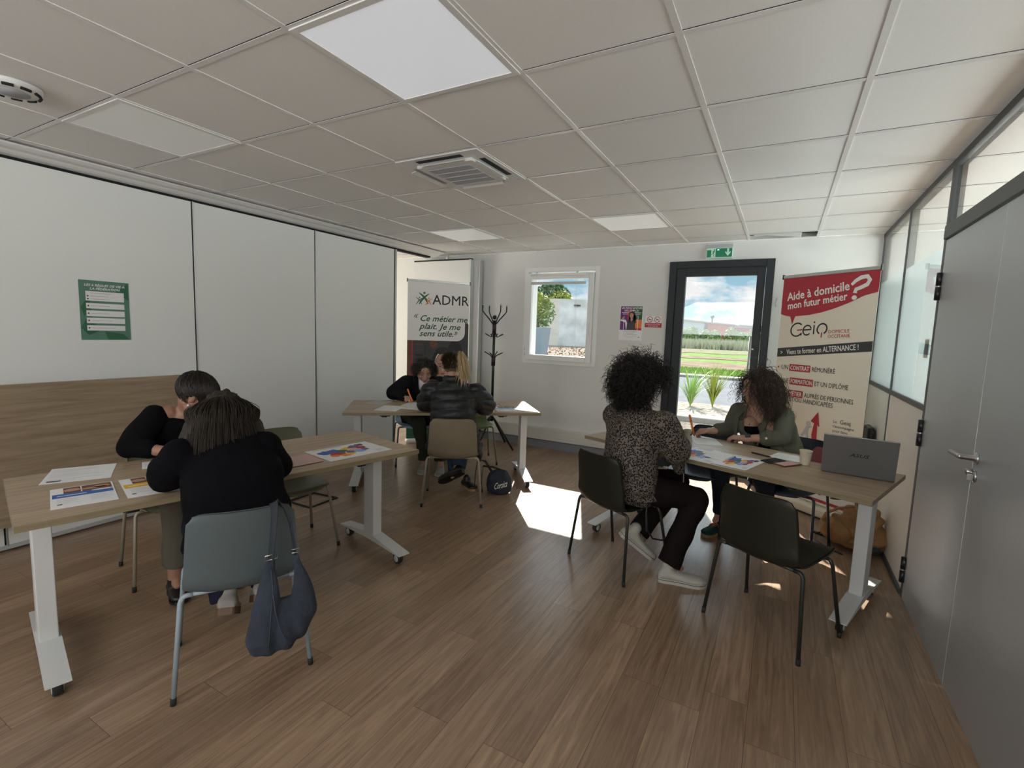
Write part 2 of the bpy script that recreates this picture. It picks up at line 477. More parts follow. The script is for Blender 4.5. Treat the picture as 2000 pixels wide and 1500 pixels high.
def organic(mb, name, voxel, smooth=4, material=None, parent=None, fn=None):
    """fuse overlapping closed shapes into one continuous skin"""
    me = mb.mesh(name)
    o = bpy.data.objects.new(name, me); COL.objects.link(o)
    md = o.modifiers.new('r', 'REMESH'); md.mode = 'VOXEL'; md.voxel_size = voxel; md.use_smooth_shade = True
    if smooth:
        sm = o.modifiers.new('s', 'SMOOTH'); sm.factor = .5; sm.iterations = smooth
    dg = bpy.context.evaluated_depsgraph_get()
    new = bpy.data.meshes.new_from_object(o.evaluated_get(dg))
    o.modifiers.clear(); o.data = new; bpy.data.meshes.remove(me); new.name = name
    new.materials.clear()
    if material: new.materials.append(M[material] if isinstance(material, str) else material)
    if fn:
        n = len(new.vertices); co = np.empty(n * 3); no = np.empty(n * 3)
        new.vertices.foreach_get('co', co); new.vertices.foreach_get('normal', no)
        co = co.reshape(-1, 3); no = no.reshape(-1, 3)
        co = fn(co, no); new.vertices.foreach_set('co', co.ravel()); new.update()
    new.polygons.foreach_set('use_smooth', [True] * len(new.polygons))
    new.polygons.foreach_set('material_index', [0] * len(new.polygons))
    if parent is not None: attach(o, parent)
    return o
def facing(v): return math.atan2(v[1], v[0]) - PI / 2      # rotation that turns local +Y onto v
# =================================================================== SETTING
H = 2.5; XR = 4.73; YB = 4.5
mb = MB(); mb.box((-3.6, -4.0, -.12), (8.3, YB + .02, 0.0), 'floor'); structure(mb.build('floor'))
# ceiling tiles and grid
mb = MB()
mb.box((-3.6, -4.0, H + .008), (3.6, YB, H + .05), 'tile'); mb.box((4.2, -4.0, H + .008), (8.3, YB, H + .05), 'tile')
mb.box((3.6, -4.0, H + .008), (4.2, 4.2, H + .05), 'tile')
mb.box((3.6, 4.2, H + .05), (4.2, YB, H + .30), 'black')
structure(mb.build('ceiling'))
mb = MB()
y = -3.6
while y < YB:
    mb.box((-3.6, y - .012, H + .0055), (8.3, y + .012, H + .0095), 'grid_white'); mb.box((-3.6, y - .0155, H + .0072), (8.3, y - .012, H + .0095), 'dark_gap_and_shade'); y += .6  # thin dark box paints a shadow line beside each cross bar
x = -3.6
while x < 8.3:
    mb.box((x - .012, -4.0, H + .005), (x + .012, YB, H + .009), 'grid_white'); x += .6
mb.box((-3.6, YB - .02, H - .002), (8.3, YB, H + .01), 'grid_white')
structure(mb.build('trim_ceiling_grid'))
# the short row of cut tiles above the door: one has slipped, one has a hole
mb = MB(); mb.add([(3.612, 4.212, H + .004), (4.06, 4.212, H + .004), (4.06, 4.48, H + .004), (3.75, 4.40, H + .03), (3.66, 4.47, H + .035), (3.612, 4.3, H + .04)], [(0, 1, 2, 3, 4, 5)], 'tile')
tag(mb.build('ceiling_tile'), 'narrow cut ceiling tile slipped open against the wall near the glass door', 'ceiling tile')
# window wall
structure_w = MB(); w = structure_w
WX0, WX1, WZ0, WZ1 = 1.06, 1.97, 1.13, 2.26
DX0, DX1, DZ1 = 2.86, 3.82, 2.27
T = YB + .22
w.box((-3.6, YB, 0), (WX0, T, H + .3), 'wall_paint'); w.box((WX0, YB, 0), (WX1, T, WZ0), 'wall_paint'); w.box((WX0, YB, WZ1), (WX1, T, H + .3), 'wall_paint')
w.box((WX1, YB, 0), (DX0, T, H + .3), 'wall_paint'); w.box((DX0, YB, DZ1), (DX1, T, H + .3), 'wall_paint'); w.box((DX1, YB, 0), (8.3, T, H + .3), 'wall_paint')
w.box((DX0, YB, -.05), (DX1, T, 0.0), 'anthracite')
structure(w.build('wall_window_side'))
mb = MB(); mb.box((-3.6, -4.2, 0), (8.3, -4.0, H + .05), 'wall_paint'); structure(mb.build('wall_rear'))
mb = MB(); mb.box((-3.8, -4.0, 0), (-3.6, YB, H + .05), 'wall_paint'); structure(mb.build('wall_far_left'))
mb = MB(); mb.box((8.3, -4.0, 0), (8.5, YB, H + .05), 'wall_paint'); structure(mb.build('wall_far_right'))
# roof above the suspended ceiling keeps daylight out
mb = MB(); mb.box((-3.8, -4.2, H + .3), (8.5, T + .0, H + .4), 'black'); structure(mb.build('roof_slab'))
mb = MB(); mb.box((-3.8, -4.2, H + .05), (-3.6, T, H + .3), 'black').box((8.3, -4.2, H + .05), (8.5, T, H + .3), 'black').box((-3.6, -4.2, H + .05), (8.3, -4.0, H + .3), 'black'); structure(mb.build('trim_roof_edge'))

# ---- window 1 (tilt and turn, white pvc)
mb = MB()
def ring(mb, x0, x1, z0, z1, t, y0, y1, m, c=0.004):
    mb.box((x0, y0, z0), (x0 + t, y1, z1), m, c); mb.box((x1 - t, y0, z0), (x1, y1, z1), m, c)
    mb.box((x0 + t, y0, z0), (x1 - t, y1, z0 + t), m, c); mb.box((x0 + t, y0, z1 - t), (x1 - t, y1, z1), m, c)
ring(mb, 1.018, 2.012, 1.088, 2.30, .05, YB - .014, YB + .06, 'pvc')
win = structure(mb.build('window_1'))
mb = MB(); ring(mb, 1.062, 1.955, 1.135, 2.225, .068, YB - .035, YB + .05, 'pvc', .006); mb.build('sash', win)
mb = MB(); mb.box((1.13, YB + .005, 1.203), (1.887, YB + .011, 2.157), 'glass'); mb.build('pane', win)
mb = MB(); mb.box((1.055, YB + .06, 1.13), (1.075, T + .03, 2.26), 'white_plastic').box((1.955, YB + .06, 1.13), (1.975, T + .03, 2.26), 'white_plastic').box((1.055, YB + .06, 1.11), (1.975, T + .06, 1.135), 'alu'); mb.build('outer_reveal', win)
mb = MB(); mb.tube([(1.925, YB - .035, 1.62), (1.925, YB - .075, 1.62)], .011, 'white_plastic').box((1.915, YB - .09, 1.47), (1.935, YB - .072, 1.635), 'white_plastic', .004); mb.build('window_handle', win)
mb = MB()
for z in (1.20, 1.28): mb.tube([(1.052, YB - .028, z - .02), (1.052, YB - .028, z + .02)], .008, 'white_plastic')
mb.build('hinge', win)
# roller blind rolled up against the sash
t = thing('roller_blind', 'slim roller blind rolled up at the top of the small window, bead chain hanging', 'blind', (1.51, YB - .04, 2.17))
mb = MB(); mb.tube([(1.12, YB - .055, 2.205), (1.86, YB - .055, 2.205)], .012, 'grid_white'); mb.build('roller', t)
mb = MB(); mb.box((1.125, YB - .058, 2.085), (1.865, YB - .045, 2.118), 'alu_matt', .004); mb.build('bottom_bar', t)
mb = MB(); mb.tube([(1.20, YB - .052, 2.11), (1.20, YB - .052, 2.2)], .0015, 'grid_white', 6); mb.build('cord', t)
mb = MB(); mb.tube([(1.80, YB - .052, 2.11), (1.80, YB - .052, 2.2)], .0015, 'grid_white', 6); mb.build('cord', t)
for xx in (1.20, 1.74):
    mb = MB(); mb.tube([(xx, YB - .05, 2.19), (xx, YB - .05, 2.235), (xx + .01, YB - .03, 2.235)], .006, 'alu'); mb.build('clamp', t)
mb = MB(); mb.tube([(1.752, YB - .06, 2.2), (1.755, YB - .045, 1.15), (1.76, YB - .02, .9), (1.745, YB - .02, .74), (1.735, YB - .02, .9), (1.738, YB - .045, 1.15), (1.742, YB - .06, 2.2)], .0012, 'grid_white', 6); mb.build('chain', t)

# ---- door 1 (glazed, anthracite aluminium)
mb = MB()
ring2 = lambda mb, x0, x1, z1, t, y0, y1, m: (mb.box((x0, y0, 0), (x0 + t, y1, z1), m, .003), mb.box((x1 - t, y0, 0), (x1, y1, z1), m, .003), mb.box((x0 + t, y0, z1 - t), (x1 - t, y1, z1), m, .003))
ring2(mb, 2.825, 3.856, 2.312, .075, YB - .03, YB + .12, 'anthracite')
mb.box((2.825, YB - .02, -.01), (3.856, YB + .2, .012), 'alu')
d1 = structure(mb.build('door_1'))
mb = MB()
mb.box((2.905, YB - .018, .014), (2.998, YB + .06, 2.23), 'anthracite', .004); mb.box((3.70, YB - .018, .014), (3.776, YB + .06, 2.23), 'anthracite', .004)
mb.box((2.998, YB - .018, 2.152), (3.70, YB + .06, 2.23), 'anthracite', .004); mb.box((2.998, YB - .018, .014), (3.70, YB + .06, .115), 'anthracite', .004)
mb.build('door_leaf', d1)
mb = MB(); mb.box((2.99, YB + .015, .11), (3.705, YB + .022, 2.16), 'glass'); mb.build('pane', d1)
mb = MB(); mb.tube([(3.695, YB - .09, .62), (3.695, YB - .09, 1.52)], .016, 'steel', 14)
for z in (.72, 1.39): mb.tube([(3.695, YB - .09, z), (3.745, YB - .018, z)], .011, 'steel', 10)
mb.build('door_handle', d1)
# baseboard and trunking along the window wall
mb = MB(); mb.box((-.3, YB - .022, 0), (2.825, YB, .102), 'grey_skirting', .003).box((3.856, YB - .022, 0), (XR, YB, .102), 'grey_skirting', .003); structure(mb.build('baseboard_window_side'))
mb = MB(); mb.box((.1, YB - .05, .116), (2.80, YB, .272), 'trunking', .004)
for z in (.15, .195, .238): mb.box((.1, YB - .053, z), (2.80, YB - .049, z + .003), 'alu_matt')
structure(mb.build('trim_cable_trunking'))
mb = MB(); mb.tube([(3.895, YB - .008, 1.90), (3.895, YB - .035, 1.90), (3.90, YB - .045, 1.92)], .006, 'steel').tube([(3.895, YB - .03, 1.905), (3.89, YB - .03, 1.86), (3.895, YB - .025, 1.83)], .007, 'alu_matt')
tag(mb.build('wall_hook'), 'small metal hook on the wall right of the glass door', 'hook')

# ---- glazed partition and grey double door on the right
P = XR
mb = MB()
def post(y, z0=0, z1=2.5, w=.012): mb.box((P - .004, y - w, z0), (P + .05, y + w, z1), 'post_grey', .001)
for y in (4.478, 3.42): post(y, .0, 2.47)
post(2.375, 0, 2.47, .020)
mb.box((P - .006, 2.37, 2.462), (P + .05, YB, 2.5), 'post_grey', .002); mb.box((P - .006, 2.37, 1.118), (P + .05, YB, 1.152), 'post_grey', .002)
mb.box((P - .006, -3.98, 2.462), (P + .05, 2.37, 2.5), 'post_grey', .003)
mb.box((P - .014, .55, 2.075), (P + .05, 2.37, 2.15), 'post_grey', .004)
mb.box((P - .012, 2.40, 0), (P + .03, YB, .035), 'post_grey', .003)
post(.53, 0, 2.47, .03)
wr = structure(mb.build('wall_right'))
mb = MB(); mb.box((P, 3.44, .035), (P + .03, 4.46, 1.12), 'cream_panel'); mb.build('panel', wr)
mb = MB(); mb.box((P, 2.40, .035), (P + .03, 3.40, 1.12), 'cream_panel'); mb.build('panel', wr)
mb = MB(); mb.box((P, -3.98, 0), (P + .03, .50, 2.46), 'cream_panel'); mb.build('panel', wr)
for a, b in ((3.432, 4.466), (2.395, 3.408)):
    mb = MB(); mb.box((P + .001, a, 1.15), (P + .007, b, 2.465), 'glass_tint'); mb.build('pane', wr)
    mb = MB(); mb.box((P + .0075, a, 1.15), (P + .0085, b, 2.045), 'frosted'); mb.build('frosted_film', wr)
mb = MB(); mb.box((P + .012, .56, 2.15), (P + .018, 2.35, 2.455), 'glass_tint'); mb.build('pane', wr)
# door 2: two leaves
mb = MB(); mb.box((P - .004, 1.503, .008), (P + .04, 2.347, 2.068), 'door_grey', .002)
d2 = structure(mb.build('door_2'))
mb = MB(); mb.box((P - .004, .56, .008), (P + .04, 1.497, 2.068), 'door_grey', .002); mb.build('door_leaf', d2)
for z in (1.82, .995, .175):
    mb = MB(); mb.tube([(P - .012, 2.352, z - .075), (P - .012, 2.352, z - .004)], .015, 'black_plastic', 14).tube([(P - .012, 2.352, z + .004), (P - .012, 2.352, z + .075)], .015, 'black_plastic', 14).tube([(P - .012, 2.352, z - .01), (P - .012, 2.352, z + .01)], .012, 'steel', 12)
    mb.build('hinge', d2)
mb = MB(); mb.lathe([(.026, 0), (.026, .008), (.012, .012), (.010, .055)], (P - .003, 1.455, 1.04), (-1, 0, 0), 'steel')
mb.tube([(P - .055, 1.455, 1.04), (P - .057, 1.47, 1.04), (P - .057, 1.585, 1.037)], .0105, 'steel', 14); mb.build('door_handle', d2)
mb = MB(); mb.lathe([(.026, 0), (.026, .008), (.010, .010)], (P - .003, 1.455, .965), (-1, 0, 0), 'steel').box((P - .03, 1.449, .945), (P - .008, 1.461, .975), 'steel', .003); mb.lathe([(.012, 0), (.012, .02), (.008, .024)], (P - .012, 1.458, .982), (-1, 0, 0), 'steel', 16); mb.build('lock', d2)

# ---- sliding partition on the left
PX = -.20
mb = MB(); ys = [-3.70, -2.505, -1.31, -.118, 1.075, 2.245]
mb.box((PX - .09, -3.98, .03), (PX - .01, 3.43, 2.43), 'dark_gap_and_shade')
wl = structure(mb.build('wall_left'))
for a, b in zip(ys, ys[1:] + [3.40]):
    mb = MB(); mb.box((PX - .10, a + .008, .035), (PX, b - .008, 2.425), 'partition_laminate', .0015); mb.build('panel', wl)
for a in ys[1:] + [3.41]:
    mb = MB(); mb.box((PX - .102, a + (.001 if a < 3.4 else 0), .03), (PX + .003, a + (.010 if a < 3.4 else .028), 2.428), 'alu', .001); mb.build('edge_profile', wl)
mb = MB(); mb.box((PX - .10, -3.98, .012), (PX + .001, 3.43, .040), 'alu_matt'); mb.build('bottom_seal', wl)
mb = MB()
mb.add([(-.30, -4, 2.445), (-.205, -4, 2.445), (-.175, -4, 2.452), (-.15, -4, 2.47), (-.115, -4, 2.476), (-.10, -4, 2.497), (-.30, -4, 2.497),
        (-.30, 4.2, 2.445), (-.205, 4.2, 2.445), (-.175, 4.2, 2.452), (-.13, 4.2, 2.47), (-.09, 4.2, 2.476), (-.04, 4.2, 2.497), (-.30, 4.2, 2.497)],
       [(i, i + 1, i + 8, i + 7) for i in range(6)] + [tuple(range(6, -1, -1)), tuple(range(7, 14)), (6, 0, 7, 13)], 'white_plastic')
mb.box((-.28, -3.98, 2.424), (-.212, 4.1, 2.446), 'dark_gap_and_shade')
structure(mb.build('trim_partition_track'))
# folded partition leaves parked beyond the gap
mb = MB(); mb.box((-.66, 4.30, .03), (.275, 4.37, 2.41), 'wall_paint', .002); sp = structure(mb.build('wall_parked_leaf'))
mb = MB(); mb.box((.275, 4.295, .03), (.305, 4.375, 2.415), 'alu_matt', .002); mb.build('edge_profile', sp)
mb = MB(); mb.box((-.66, 4.38, .03), (.37, 4.45, 2.41), 'wall_paint', .002).box((.37, 4.375, .03), (.395, 4.455, 2.415), 'alu', .002); mb.build('panel', sp)
mb = MB(); mb.box((-.66, 4.305, 2.411), (.30, 4.36, 2.43), 'dark_gap_and_shade').tube([(-.1, 4.33, 2.42), (-.1, 4.33, 2.49)], .02, 'alu_matt'); mb.build('track_roller', sp)

# ---- things on the ceiling
def ceiling_light(cx, cy, label, e, lastcol):
    t = thing('ceiling_light', label, 'ceiling light', (cx, cy, H), 'square ceiling light panels')
    mb = MB(); a, b = .297, .272
    for (x0, y0, x1, y1) in ((-a, -a, a, -b), (-a, b, a, a), (-a, -b, -b, b), (b, -b, a, b)):
        mb.box((cx + x0, cy + y0, H + .001), (cx + x1, cy + y1, H + .007), 'grid_white')
    mb.build('frame', t)
    mb = MB(); mb.box((cx - b, cy - b, H + .003), (cx + b, cy + b, H + .008), mat('diffuser_' + lastcol, (.74, .75, .72) if lastcol != 'a' else (.74, .76, .79), .3, emit=(1.0, 1.0, .93) if lastcol != 'a' else (.92, .94, 1.0), estr=e, var=.0)); mb.build('diffuser', t)
ceiling_light(2.7, .3, 'large nearest square light panel with a bright pearly diffuser, overhead', .34, 'a')
ceiling_light(.9, .3, 'dim square light panel near the left partition, beside the round vent', .08, 'b')
ceiling_light(.9, 3.3, 'far square light panel left of centre, near the window wall', .22, 'c')
ceiling_light(2.7, 3.3, 'far square light panel above the small window side, in front of the door', .25, 'd')
# air conditioner cassette
c = V(2.1, 1.5, H + .012)
t = thing('ceiling_air_conditioner', 'square white ceiling cassette air conditioner with grey centre grille', 'air conditioner', tuple(c))
mb = MB(); mb.obox(c + V(0, 0, -.0075), V(1, 0, 0), V(0, 1, 0), V(0, 0, 1), .300, .300, .0045, 'white_plastic', .002)
mb.obox(c + V(0, 0, -.0215), V(1, 0, 0), V(0, 1, 0), V(0, 0, 1), .205, .205, .0095, 'white_plastic', .003); mb.build('cover_panel', t)
mb = MB(); mb.obox(c + V(0, 0, -.032), V(1, 0, 0), V(0, 1, 0), V(0, 0, 1), .155, .155, .001, 'paper_grey')
for i in range(30): mb.box((c[0] - .155, c[1] - .155 + i * .0105, H - .024), (c[0] + .155, c[1] - .151 + i * .0105, H - .0205), 'ink_grey')
for i in range(3): mb.box((c[0] - .156, c[1] - .08 + i * .08, H - .025), (c[0] + .156, c[1] - .074 + i * .08, H - .022), 'grid_white')
mb.build('grille', t)
for k, (dx, dy) in enumerate(((0, -1), (1, 0), (0, 1), (-1, 0))):
    u = V(dy, dx, 0); n_ = V(dx, dy, 0)
    mb = MB(); mb.obox(c + n_ * .250 + V(0, 0, -.0122), u, n_, V(0, 0, 1), .165, .019, .0012, 'anthracite_dark' if k < 2 else 'ink_grey'); mb.build('air_slot', t)
    mb = MB(); mb.obox(c + n_ * (.268 if k == 3 else .232) + V(0, 0, -.029), u, n_ + V(0, 0, -.5 if k < 3 else -.2), np.cross(u, n_ + V(0, 0, -.5)), .16, .018, .0016, 'white_plastic'); mb.build('air_flap', t)
mb = MB(); mb.obox(c + V(.262, .27, -.0122), V(1, 0, 0), V(0, 1, 0), V(0, 0, 1), .012, .006, .001, 'ink_grey'); mb.build('badge', t)
# round extraction vent
t = thing('ceiling_vent', 'round white ceiling vent at the top left edge', 'vent', (.9, -.27, H))
mb = MB(); mb.lathe([(.055, -.028), (.085, -.026), (.10, -.016), (.104, -.002), (.104, .004)], (.9, -.27, H), (0, 0, 1), 'white_plastic', 36); mb.build('housing', t)
mb = MB(); mb.lathe([(.001, -.0285), (.06, -.0285), (.06, -.0275)], (.9, -.27, H - .001), (0, 0, 1), 'ink_grey', 30)
mb.build('grille', t)
mb = MB()
for i in range(10):
    a0 = 2 * PI * i / 10
    pts = [(.9 + .093 * math.cos(a0 + q * .1), -.27 + .093 * math.sin(a0 + q * .1), H - .0245) for q in range(5)]
    mb.tube(pts, .0065, 'dark_gap_and_shade', 6)
mb.build('slots', t)

# exit sign
F = Frame((3.20, YB - .045, 2.335), (1, 0, 0), (0, 0, 1))
t = thing('exit_sign', 'green and white emergency exit sign with running figure and down arrow above the glass door', 'sign', (3.325, YB, 2.34))
mb = MB(); mb.box((3.198, YB - .044, 2.333), (3.452, YB, 2.437), 'exit_white', .003); mb.box((3.20, YB - .018, 2.437), (3.45, YB, 2.478), 'ink_grey'); mb.build('housing', t)
mb = MB(); mb.rect(F, .004, .006, .249, .082, 'exit_green', 0.5); mb.rect(F, .004, .082, .04, .080, 'exit_green', .5); mb.rect(F, .09, .08, .249, .096, 'exit_green', .5)
mb.rect(F, .046, .009, .088, .092, 'exit_white', 1.2)
mb.disc(F, .078, .083, .006, .006, 'exit_green', 2)
mb.stroke(F, [(.075, .076), (.066, .050)], .011, 'exit_green', 2); mb.stroke(F, [(.074, .073), (.062, .070), (.056, .060)], .004, 'exit_green', 2.2); mb.stroke(F, [(.074, .072), (.080, .060), (.088, .062)], .004, 'exit_green', 2.3)
mb.stroke(F, [(.066, .052), (.060, .036), (.048, .034)], .006, 'exit_green', 2.1); mb.stroke(F, [(.067, .052), (.074, .036), (.070, .014)], .006, 'exit_green', 2.4)
mb.flat([(.200, .092), (.200, .048), (.184, .068), (.184, .048), (.209, .016), (.234, .048), (.234, .068), (.218, .048), (.218, .092)], F, 'exit_white', 1.2)
mb.build('pictogram', t)
mb = MB(); mb.box((3.305, YB - .048, 2.412), (3.322, YB - .044, 2.422), 'led', .001); mb.build('indicator_light', t)

# no smoking sign
F = Frame((2.583, YB - .003, 1.589), (1, 0, 0), (0, 0, 1))
mb = MB(); mb.box((2.583, YB - .003, 1.589), (2.772, YB, 1.722), 'p_pink'); mb.rect(F, .002, .03, .187, .131, M['paper'], .4); mb.rect(F, 0, 0, .189, .050, 'p_red', 1)
for cx in (.055, .138):
    mb.stroke(F, [(cx + .031 * math.cos(q * PI / 12), .090 + .031 * math.sin(q * PI / 12)) for q in range(25)], .006, 'p_red', 2)
    mb.stroke(F, [(cx - .02, .110), (cx + .02, .070)], .005, 'p_red', 2.4)
mb.stroke(F, [(.037, .084), (.073, .092)], .007, 'ink', 1.6); mb.stroke(F, [(.122, .082), (.154, .096)], .007, 'ink', 1.6)
mb.text('INTERDICTION DE FUMER', F, .0945, .030, .0135, 'ink_white', 2, .01, align='CENTER'); mb.text('ET DE VAPOTER', F, .0945, .010, .0155, 'ink_white', 2, .01, align='CENTER')
tag(mb.build('no_smoking_sign'), 'small red and white no smoking and no vaping sign beside the door frame', 'sign')

# poster of the young woman
F = Frame((2.286, YB - .003, 1.434), (1, 0, 0), (0, 0, 1), .0004)
mb = MB(); mb.box((2.286, YB - .003, 1.434), (2.556, YB, 1.834), 'paper')
mb.rect(F, .008, .118, .150, .392, 'p_purple'); mb.rect(F, .150, .240, .262, .392, 'p_green_dark'); mb.rect(F, .150, .118, .262, .240, 'p_orange'); mb.rect(F, .19, .118, .262, .142, 'p_red', 1.4)
mb.rect(F, .09, .24, .15, .34, 'p_red', 1.2)
mb.text('LES RENCONTRES', F, .137, .362, .030, 'ink_white', 2, .02, align='CENTER'); mb.text("DE L'EMPLOI", F, .137, .332, .030, 'ink_white', 2, .02, align='CENTER')
for z, x0, x1 in ((.316, .02, .105), (.316, .16, .25), (.299, .035, .095), (.299, .17, .24)): mb.rect(F, x0, z, x1, z + .005, 'ink_white', 2)
mb.stroke(F, [(.05, .04), (.05, .275)], .005, 'ink_white', 2); mb.stroke(F, [(.165, .283), (.215, .283), (.215, .06)], .005, 'ink_white', 2); mb.stroke(F, [(.05, .067), (.215, .067)], .002, 'p_red', 2)
mb.flat([(.085, .12), (.09, .20), (.075, .235), (.012, .238), (.01, .225), (.068, .205), (.08, .12)], F, 'paper', 3)
mb.flat([(.012, .238), (.055, .28), (.062, .275), (.03, .232)], F, 'p_skin', 3.3)
mb.flat([(.09, .12), (.10, .21), (.125, .235), (.165, .232), (.185, .20), (.19, .12)], F, 'p_dark_grey', 3.6)
mb.flat([(.128, .235), (.142, .215), (.155, .235), (.15, .26), (.132, .26)], F, 'p_skin', 4.4)
mb.disc(F, .150, .272, .040, .062, 'p_dark', 4, rot=.1); mb.flat([(.105, .20), (.108, .28), (.13, .30), (.125, .20)], F, 'p_dark', 4); mb.flat([(.165, .30), (.188, .28), (.195, .20), (.170, .195)], F, 'p_dark', 4)
mb.disc(F, .139, .286, .022, .030, 'p_skin', 5); mb.disc(F, .133, .292, .003, .002, 'p_dark', 6); mb.disc(F, .147, .292, .003, .002, 'p_dark', 6); mb.stroke(F, [(.131, .273), (.138, .269), (.147, .274)], .003, 'p_red', 6)
for i, (x0, x1) in enumerate(((.055, .205), (.08, .19), (.08, .17))): mb.rect(F, x0, .102 - i * .012, x1, .105 - i * .012, 'ink_grey', 1)
for i, (x0, x1) in enumerate(((.06, .205), (.09, .17))): mb.rect(F, x0, .045 - i * .016, x1, .048 - i * .016, 'ink_grey', 1)
mb.disc(F, .235, .035, .012, .006, 'ink_grey', 1); mb.disc(F, .235, .043, .004, .004, 'ink_grey', 1.3)
tag(mb.build('poster'), 'small poster of a smiling dark-haired woman on purple, green and orange, beside the window', 'poster')

# green house rules poster on the sliding partition
F = Frame((PX + .003, .326, 1.337), (0, 1, 0), (0, 0, 1), .0004)
mb = MB(); mb.box((PX, .323, 1.335), (PX + .003, .613, 1.742), 'p_forest')
rr = random.Random(4)
for (pl, m_) in (([(0, .08), (.05, .19), (.10, .06), (.04, .03)], 'p_green'), ([(.0, .22), (.05, .30), (.06, .20), (.02, .16)], 'p_green'), ([(.15, .0), (.13, .06), (.24, .04), (.28, 0)], 'p_green'), ([(.2, .33), (.28, .40), (.283, .28)], 'p_green')): mb.flat(pl, F, m_, .6)
mb.text('LES 6 RÈGLES DE VIE À', F, .143, .366, .0215, 'ink_white', 2, .035, .25, 'CENTER', 1.1); mb.text('LA FÉDÉRATION', F, .143, .342, .0215, 'ink_white', 2, .035, .25, 'CENTER', 1.1)
for z0, z1, n_ in ((.266, .331, 3), (.213, .250, 1), (.160, .200, 1), (.112, .150, 1), (.062, .098, 1)):
    mb.rect(F, .032, z0, .255, z1, 'paper', 1)
    for k in range(n_):
        zz = (z0 + z1) / 2 + (k - (n_ - 1) / 2) * .02
        if not (n_ == 3 and k == 2): mb.disc(F, .044, zz, .005, .005, 'ink', 2)
        mb.rect(F, .060, zz - .0015, .06 + .10 + .04 * rr.random(), zz + .0015, 'ink_grey', 2)
tag(mb.build('poster'), 'green poster of house rules in white boxes taped to the sliding partition', 'poster')
mb = MB(); mb.box((P + .009, 2.50, 1.42), (P + .010, 2.60, 1.53), M['paper_grey']); tag(mb.build('notice'), 'small pale notice stuck on the frosted glass beside the grey door', 'notice')

# =================================================================== OUTSIDE
mk('asphalt', (.115, .12, .13), .9, spec=.05, var=.12, vscale=2.0, bump=.3, bscale=40)
mk('gravel', (.115, .10, .08), .95, spec=.05, var=.75, vscale=26, bump=.8, bscale=30)
mk('gravel_far', (.15, .12, .095), .95, spec=.05, var=.7, vscale=3.5)
mk('kerb', (.19, .185, .17), .85, spec=.05)
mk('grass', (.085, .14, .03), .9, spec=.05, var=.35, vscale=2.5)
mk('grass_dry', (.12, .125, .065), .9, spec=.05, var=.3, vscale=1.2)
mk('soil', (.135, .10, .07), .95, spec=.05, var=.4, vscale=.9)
mk('grass_tall', (.36, .37, .27), .9, spec=.05)  # paler than grass_dry: light through the backlit blades put into the colour
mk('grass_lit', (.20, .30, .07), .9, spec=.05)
mk('leaf_bright', (.20, .34, .07), .6)
mk('bed_gravel', (.22, .195, .165), .95, spec=.05, var=.6, vscale=9, bump=.8, bscale=30)
mk('bush_far', (.17, .27, .12), .9, spec=.05, var=.45, vscale=.8)
mk('leaf', (.10, .19, .03), .6); mk('leaf_dark', (.035, .09, .02), .6); mk('leaf_yellow', (.22, .26, .03), .6)
mk('concrete', (.46, .46, .45), .9, spec=.05, var=.28, vscale=.7)
mk('concrete_warm', (.50, .46, .40), .9, spec=.05, var=.1, vscale=.7)
mk('shed_grey', (.19, .235, .27), .7); mk('shed_red', (.27, .035, .035), .7); mk('shed_blue', (.10, .14, .19), .7)
mk('planter', (.20, .24, .29), .7)
def ground(name, y0, y1, m, x0=-60, x1=40, z=0.0, cut=None):
    mb = MB(); mb.add([(x0, y0, z), (x1, y0, z), (x1, y1, z), (x0, y1, z)], [(0, 1, 2, 3)], m); return structure(mb.build(name))
mb = MB(); mb.box((-4.5, T, -.12), (9, 8.0, -.02), 'gravel'); structure(mb.build('ground_gravel_strip'))
mb = MB(); mb.box((-12, 8.0, -.10), (12, 8.42, .07), 'kerb', .02); structure(mb.build('trim_kerb'))
ground('ground_planting_bed', 8.42, 10.6, 'bed_gravel', -14, 12, .0)
ground('ground_road', 10.6, 18.2, 'asphalt', -14, 30, -.02)
mb = MB(); mb.box((-14, 18.2, -.06), (30, 19.0, .07), 'kerb', .02); structure(mb.build('trim_kerb'))
ground('ground_gravel_yard', 10.6, 62, 'gravel_far', -60, -4.2, .01)
ground('ground_field', 19.0, 200, 'grass', -150, 160, -.03)
def strip(name, y0, y1, m, seed, z):
    r = random.Random(seed); n = 60; a = []; b = []
    for i in range(n + 1):
        x = -60 + 100 * i / n
        a.append((x, y0 + r.uniform(-.06, .06) * (y1 - y0), z)); b.append((x, y1 + r.uniform(-.1, .1) * (y1 - y0), z))
    mb = MB(); mb.add(a + b, [(i, i + 1, n + 2 + i, n + 1 + i) for i in range(n)], m); return structure(mb.build(name))
strip('ground_soil', 23.5, 31, 'soil', 3, .0); strip('ground_soil', 36, 40, 'soil', 5, .0); strip('ground_dry_grass', 50, 80, 'grass_dry', 6, .0)
